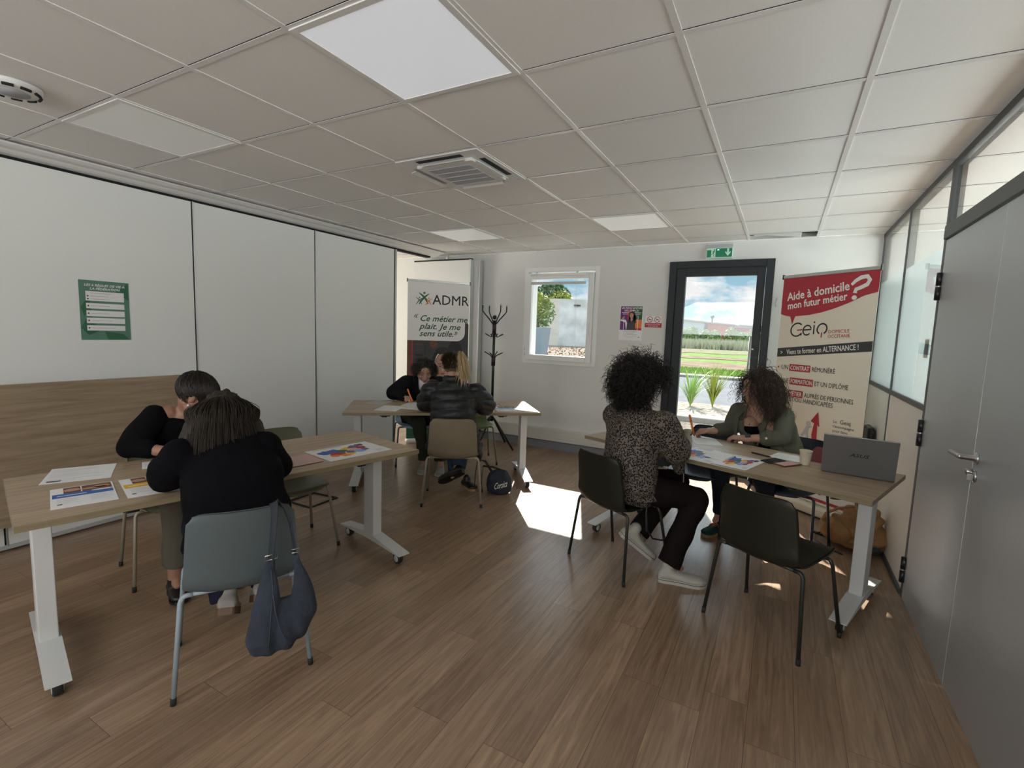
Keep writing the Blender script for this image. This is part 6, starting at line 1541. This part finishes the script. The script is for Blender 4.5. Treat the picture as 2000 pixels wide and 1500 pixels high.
# camera with hanging strap
c = V(3.335, 2.235, TZ + .001); t = thing('photo_camera', 'black compact photo camera on the right table, its strap hanging over the edge', 'camera', tuple(c))
ux = unit(V(.94, -.33, 0)); uy = unit(V(.33, .94, 0))
mb = MB(); mb.obox(c + V(0, 0, .037), ux, uy, V(0, 0, 1), .062, .028, .036, 'black_plastic', .008).obox(c + V(0, 0, .078), ux, uy, V(0, 0, 1), .022, .022, .012, 'black_plastic', .005); mb.build('camera_body', t)
mb = MB(); mb.lathe([(.030, 0), (.031, .02), (.028, .021), (.028, .045), (.030, .05), (.022, .05), (.020, .04)], c + V(0, 0, .036) + ux * .05, unit(ux - uy * .3), 'black', 28); mb.build('lens', t)
mb = MB(); sp = [c + V(.04, 0, .05), c + V(.09, -.10, .01), (3.475, 2.045, .750), (3.500, 1.985, .742), (3.515, 1.945, .66), (3.520, 1.93, .52), (3.505, 1.90, .36), (3.47, 1.86, .265), (3.43, 1.83, .235), (3.38, 1.80, .245), (3.345, 1.79, .30), (3.335, 1.785, .40), (3.338, 1.785, .55)]
mb.tube(sp, .0042, 'black_plastic', 8, flat=(1.4, .5)); mb.tube([(3.345, 1.785, .29), (3.337, 1.780, .40), (3.345, 1.77, .60)], .012, 'p_dark_grey', 8, flat=(1.2, .35)); mb.build('strap', t)
# laptop
A = V(4.245, 2.155, TZ); B = V(4.578, 2.120, TZ); ux = unit(B - A); n_ = unit(np.cross(V(0, 0, 1), ux))     # n_ points to the sitter's side
w_ = .345
t = thing('laptop', 'open silver laptop seen from behind on the right end of the table', 'laptop', tuple(A))
mb = MB(); cc = A + ux * w_ / 2 + n_ * .122 + V(0, 0, .008); mb.obox(cc, ux, n_, V(0, 0, 1), w_ / 2, .118, .006, 'alu_matt', .003); b_ = mb.build('base', t)
mb = MB(); mb.obox(cc + V(0, 0, .0085) + n_ * -.02, ux, n_, V(0, 0, 1), w_ / 2 - .02, .055, .0006, 'ink'); mb.build('keyboard', b_)
mk('laptop_lid', (.20, .20, .205), .38, .5)
up = unit(V(0, 0, 1) - n_ * .28); lidc = A + ux * w_ / 2 + V(0, 0, .012) - n_ * .004
mb = MB(); mb.obox(lidc + up * .111, ux, up, np.cross(ux, up), w_ / 2, .120, .004, 'laptop_lid', .003); lid = mb.build('lid', t)
F = Frame(lidc + up * .115 - n_ * .0048, ux, up, .0005)
if F.n @ n_ > 0: F.n = -F.n
mb = MB(); mb.text('ASUS', F, 0, -.006, .030, 'black_plastic', 1, .02, .3, 'CENTER', 1.25); mb.build('logo', lid)
mb = MB(); F2 = Frame(lidc + up * .115 + n_ * .0045, -ux, up, .0005); mb.rect(F2, -.16, -.10, .16, .10, 'watch_face', 1); mb.build('screen', lid)
# red folded folder behind the laptop
mb = MB(); q = V(4.245, 2.43, TZ); mb.add([q + V(-.10, -.03, 0), q + V(.08, -.09, 0), q + V(.10, .09, 0), q + V(-.06, .13, 0), q + V(-.01, .03, .085), q + V(.10, -.01, .085)], [(0, 1, 5, 4), (3, 2, 5, 4), (0, 4, 3), (1, 2, 5)], mat('maroon_card', (.15, .018, .028), .6)); o = tag(mb.build('folder'), 'dark red cardboard folder standing like a tent behind the laptop', 'folder')

# =================================================================== BAGS
mk('denim_bag', (.026, .034, .052), .9, bump=.5, bscale=70, var=.2, vscale=9); mk('denim_light', (.06, .07, .09), .9); mk('denim_dark', (.018, .026, .038), .9, bump=.4, bscale=60, var=.35, vscale=12); mk('strap_dark', (.022, .026, .034), .8); mk('webbing', (.02, .012, .012), .8)
# slouchy denim bag hung from the pale blue chair
bx = V(2.255, .060, 0)   # where the strap crosses the top of the backrest
dl = unit(V(.498, .868, 0)); bk = V(.868, -.498, 0)
t = thing('shoulder_bag', 'slouchy blue-grey denim shoulder bag hanging by its strap from the pale blue chair', 'bag', (2.33, .05, .2))
O_ = V(1.972, .052, 0) + V(.868, -.498, 0) * .335
Q = lambda u, z, d=0.0: O_ + dl * u + V(0, 0, z) + bk * d
mb = MB()
def lobe(st): mb.loft([(Q(u, z, d), dl * a, bk * b) for u, z, a, b, d in st])
lobe([(.088, .575, .016, .006, 0), (.084, .53, .022, .010, 0), (.078, .47, .036, .018, .01), (.072, .40, .050, .032, .01), (.066, .32, .062, .045, .01), (.060, .26, .066, .050, .01), (.062, .215, .050, .038, .01), (.066, .20, .030, .025, .01)])
lobe([(.180, .575, .010, .006, 0), (.188, .53, .018, .010, 0), (.200, .46, .032, .018, 0), (.204, .40, .044, .030, 0), (.196, .33, .056, .042, 0), (.175, .27, .060, .045, 0), (.155, .225, .045, .035, 0)])
lobe([(.14, .405, .05, .014, 0), (.14, .36, .085, .035, 0), (.135, .30, .105, .052, 0), (.120, .24, .090, .050, 0), (.105, .205, .060, .036, 0)])
def foldf(co, no):
    h = (co - O_) @ dl; z_ = co[:, 2]; w_ = np.sin(h * 95 + (z_ - .2) * 22) * .0045 * np.clip((.44 - z_) / .2, 0, 1); n2 = np.array([mnoise.noise(Vector(a) * 16) for a in co]) * .006
    return co + no * (w_ + n2)[:, None]
organic(mb, 'bag_body', .005, 4, 'denim_bag', t, foldf)
mb = MB(); mb.tube([Q(.090, .55, .0), Q(.092, .60, .0), Q(.100, .68, .0), Q(.110, .755, -.03), Q(.113, .778, -.075), Q(.113, .77, -.10), Q(.113, .74, -.10)], .019, 'strap_dark', 8, flat=(.14, 1.0))
mb.tube([Q(.180, .56, -.01), Q(.176, .62, -.02), Q(.165, .70, -.03), Q(.145, .76, -.05), Q(.125, .779, -.085), Q(.125, .75, -.11)], .010, 'strap_dark', 8, flat=(.25, 1.0))
mb.build('strap', t)
mb = MB(); mb.tube([Q(.068, .575, .006), Q(.112, .58, .006), Q(.114, .60, .006), Q(.070, .595, .006)], .0025, 'steel', 8, closed=True); mb.build('buckle', t)
mb = MB(); mb.tube([Q(.164, .585, .0), Q(.194, .585, .0), Q(.194, .60, .0), Q(.164, .60, .0)], .0022, 'steel', 8, closed=True); mb.build('buckle', t)
mb = MB(); mb.tube([Q(.092, .45, .036), Q(.098, .38, .048), Q(.112, .31, .060), Q(.14, .25, .052)], .0018, 'denim_light', 6); mb.tube([Q(.088, .54, .012), Q(.093, .46, .030), Q(.080, .36, .055), Q(.070, .24, .062)], .0015, 'denim_light', 6); mb.build('seam', t)
# dark denim tote on the floor with white lettering
c = V(1.80, 2.62, 0); t = thing('tote_bag', 'dark denim handbag with white script lettering standing on the floor by the middle table', 'bag', tuple(c))
R_ = np.stack([unit(V(.88, .48, 0)), unit(V(-.48, .88, 0)), V(0, 0, 1)], 1)
mb = MB(); mb.loft([(c + R_ @ V(0, 0, z_), R_ @ V(a, 0, 0), R_ @ V(0, b, 0)) for z_, a, b in ((.004, .085, .055), (.02, .112, .072), (.08, .122, .078), (.14, .112, .070), (.19, .09, .05), (.215, .062, .030), (.222, .05, .02))]); organic(mb, 'bag_body', .006, 3, 'denim_dark', t, noise_disp(.010, 16, 5))
# lettering wrapped round the body
mb = MB(); vs, fs = text_geo('Corsica', .45); out = []
for a, b in vs:
    th = -.35 + a * .30; zz = .058 + b * .085 + a * .010; rr_ = 1.07
    out.append(c + R_ @ V(.124 * rr_ * math.sin(th), -.080 * rr_ * math.cos(th), zz))
mb.add(out, fs, 'ink_white'); mb.build('lettering', t)
mb = MB(); mb.tube([c + R_ @ V(-.07, 0, .20), c + R_ @ V(-.13, -.02, .30), c + R_ @ V(-.20, -.03, .33), c + R_ @ V(-.215, -.04, .20), c + R_ @ V(-.225, -.05, .06), c + R_ @ V(-.19, -.05, .02), c + R_ @ V(-.16, -.04, .10), c + R_ @ V(-.15, -.03, .26)], .010, 'webbing', 8, flat=(.25, 1.1)); mb.tube([c + R_ @ V(-.15, -.03, .26), c + R_ @ V(-.06, 0, .245), c + R_ @ V(.03, 0, .215), c + R_ @ V(.09, .0, .16)], .008, 'webbing', 8, flat=(.25, 1.1)); mb.build('handle', t)
# ochre rucksack
mk('ochre', (.27, .145, .055), .8, bump=.4, bscale=24, var=.15, vscale=8); mk('floral', (.03, .035, .045), .8, var=.9, vscale=40)
c = V(4.555, 3.03, 0); t = thing('backpack', 'ochre fabric rucksack slumped on the floor against the partition under the right table', 'bag', tuple(c))
ax = unit(V(-.75, -.35, .30)); R_ = np.stack([unit(V(.65, -.75, 0)), unit(V(.75, .65, 0)), V(0, 0, 1)], 1)
mb = MB()
for x_, y_, z_, a, b, d_ in ((-.02, .0, .13, .15, .13, .125), (.03, .03, .22, .12, .115, .12), (-.12, -.03, .10, .09, .10, .095), (.08, .06, .12, .11, .11, .115), (.05, .02, .31, .07, .06, .06)): mb.ell(c + R_ @ V(x_, y_, z_), (a, b, d_), R_)
organic(mb, 'bag_body', .007, 4, 'ochre', t, noise_disp(.034, 12, 3, (1, 1, 2)))
mb = MB(); mb.ell(c + R_ @ V(-.03, -.10, .115), (.10, .05, .08), R_); organic(mb, 'front_pocket', .006, 3, 'ochre', t, noise_disp(.010, 16, 8))
mb = MB(); mb.tube([c + R_ @ V(x_, y_, z_) for x_, y_, z_ in ((-.19, -.06, .04), (-.20, -.09, .13), (-.15, -.10, .22), (-.06, -.09, .29), (.03, -.06, .33))], .012, 'gum', 8, flat=(.5, 1.2)); mb.tube([c + R_ @ V(x_, y_, z_) for x_, y_, z_ in ((.0, -.02, .36), (.02, -.05, .40), (.07, -.03, .41), (.09, .0, .37))], .010, 'ochre', 8); mb.build('strap', t)
mb = MB(); mb.tube([c + R_ @ V(x_, y_, z_) for x_, y_, z_ in ((-.21, -.03, .05), (-.24, -.10, .02), (-.15, -.17, .008), (-.02, -.19, .006), (.08, -.17, .006))], .0045, 'black', 6); mb.build('cord', t)
mb = MB(); mb.ell(V(4.668, 2.985, .075), (.045, .09, .07)); o = organic(mb, 'pouch', .006, 3, 'floral', None, noise_disp(.01, 16, 8)); tag(o, 'small dark patterned pouch on the floor between the rucksack and the partition', 'pouch')
# pale strap and card on the floor near the rucksack
mb = MB(); mb.obox(V(4.36, 3.20, .008), V(.8, -.5, 0), V(.5, .8, 0), V(0, 0, 1), .05, .014, .007, 'black_plastic', .003); tag(mb.build('glasses_case'), 'small black case on the floor behind the ochre rucksack', 'case')
# black backrest-shaped case standing in the corner
mb = MB(); mb.obox(V(4.69, 3.86, .40), V(0, 1, 0), V(1, 0, 0), V(0, 0, 1), .11, .03, .40, 'black_plastic', .025); tag(mb.build('case'), 'tall narrow black case standing in the corner beside the cream and red banner', 'case')
bpy.context.view_layer.update()
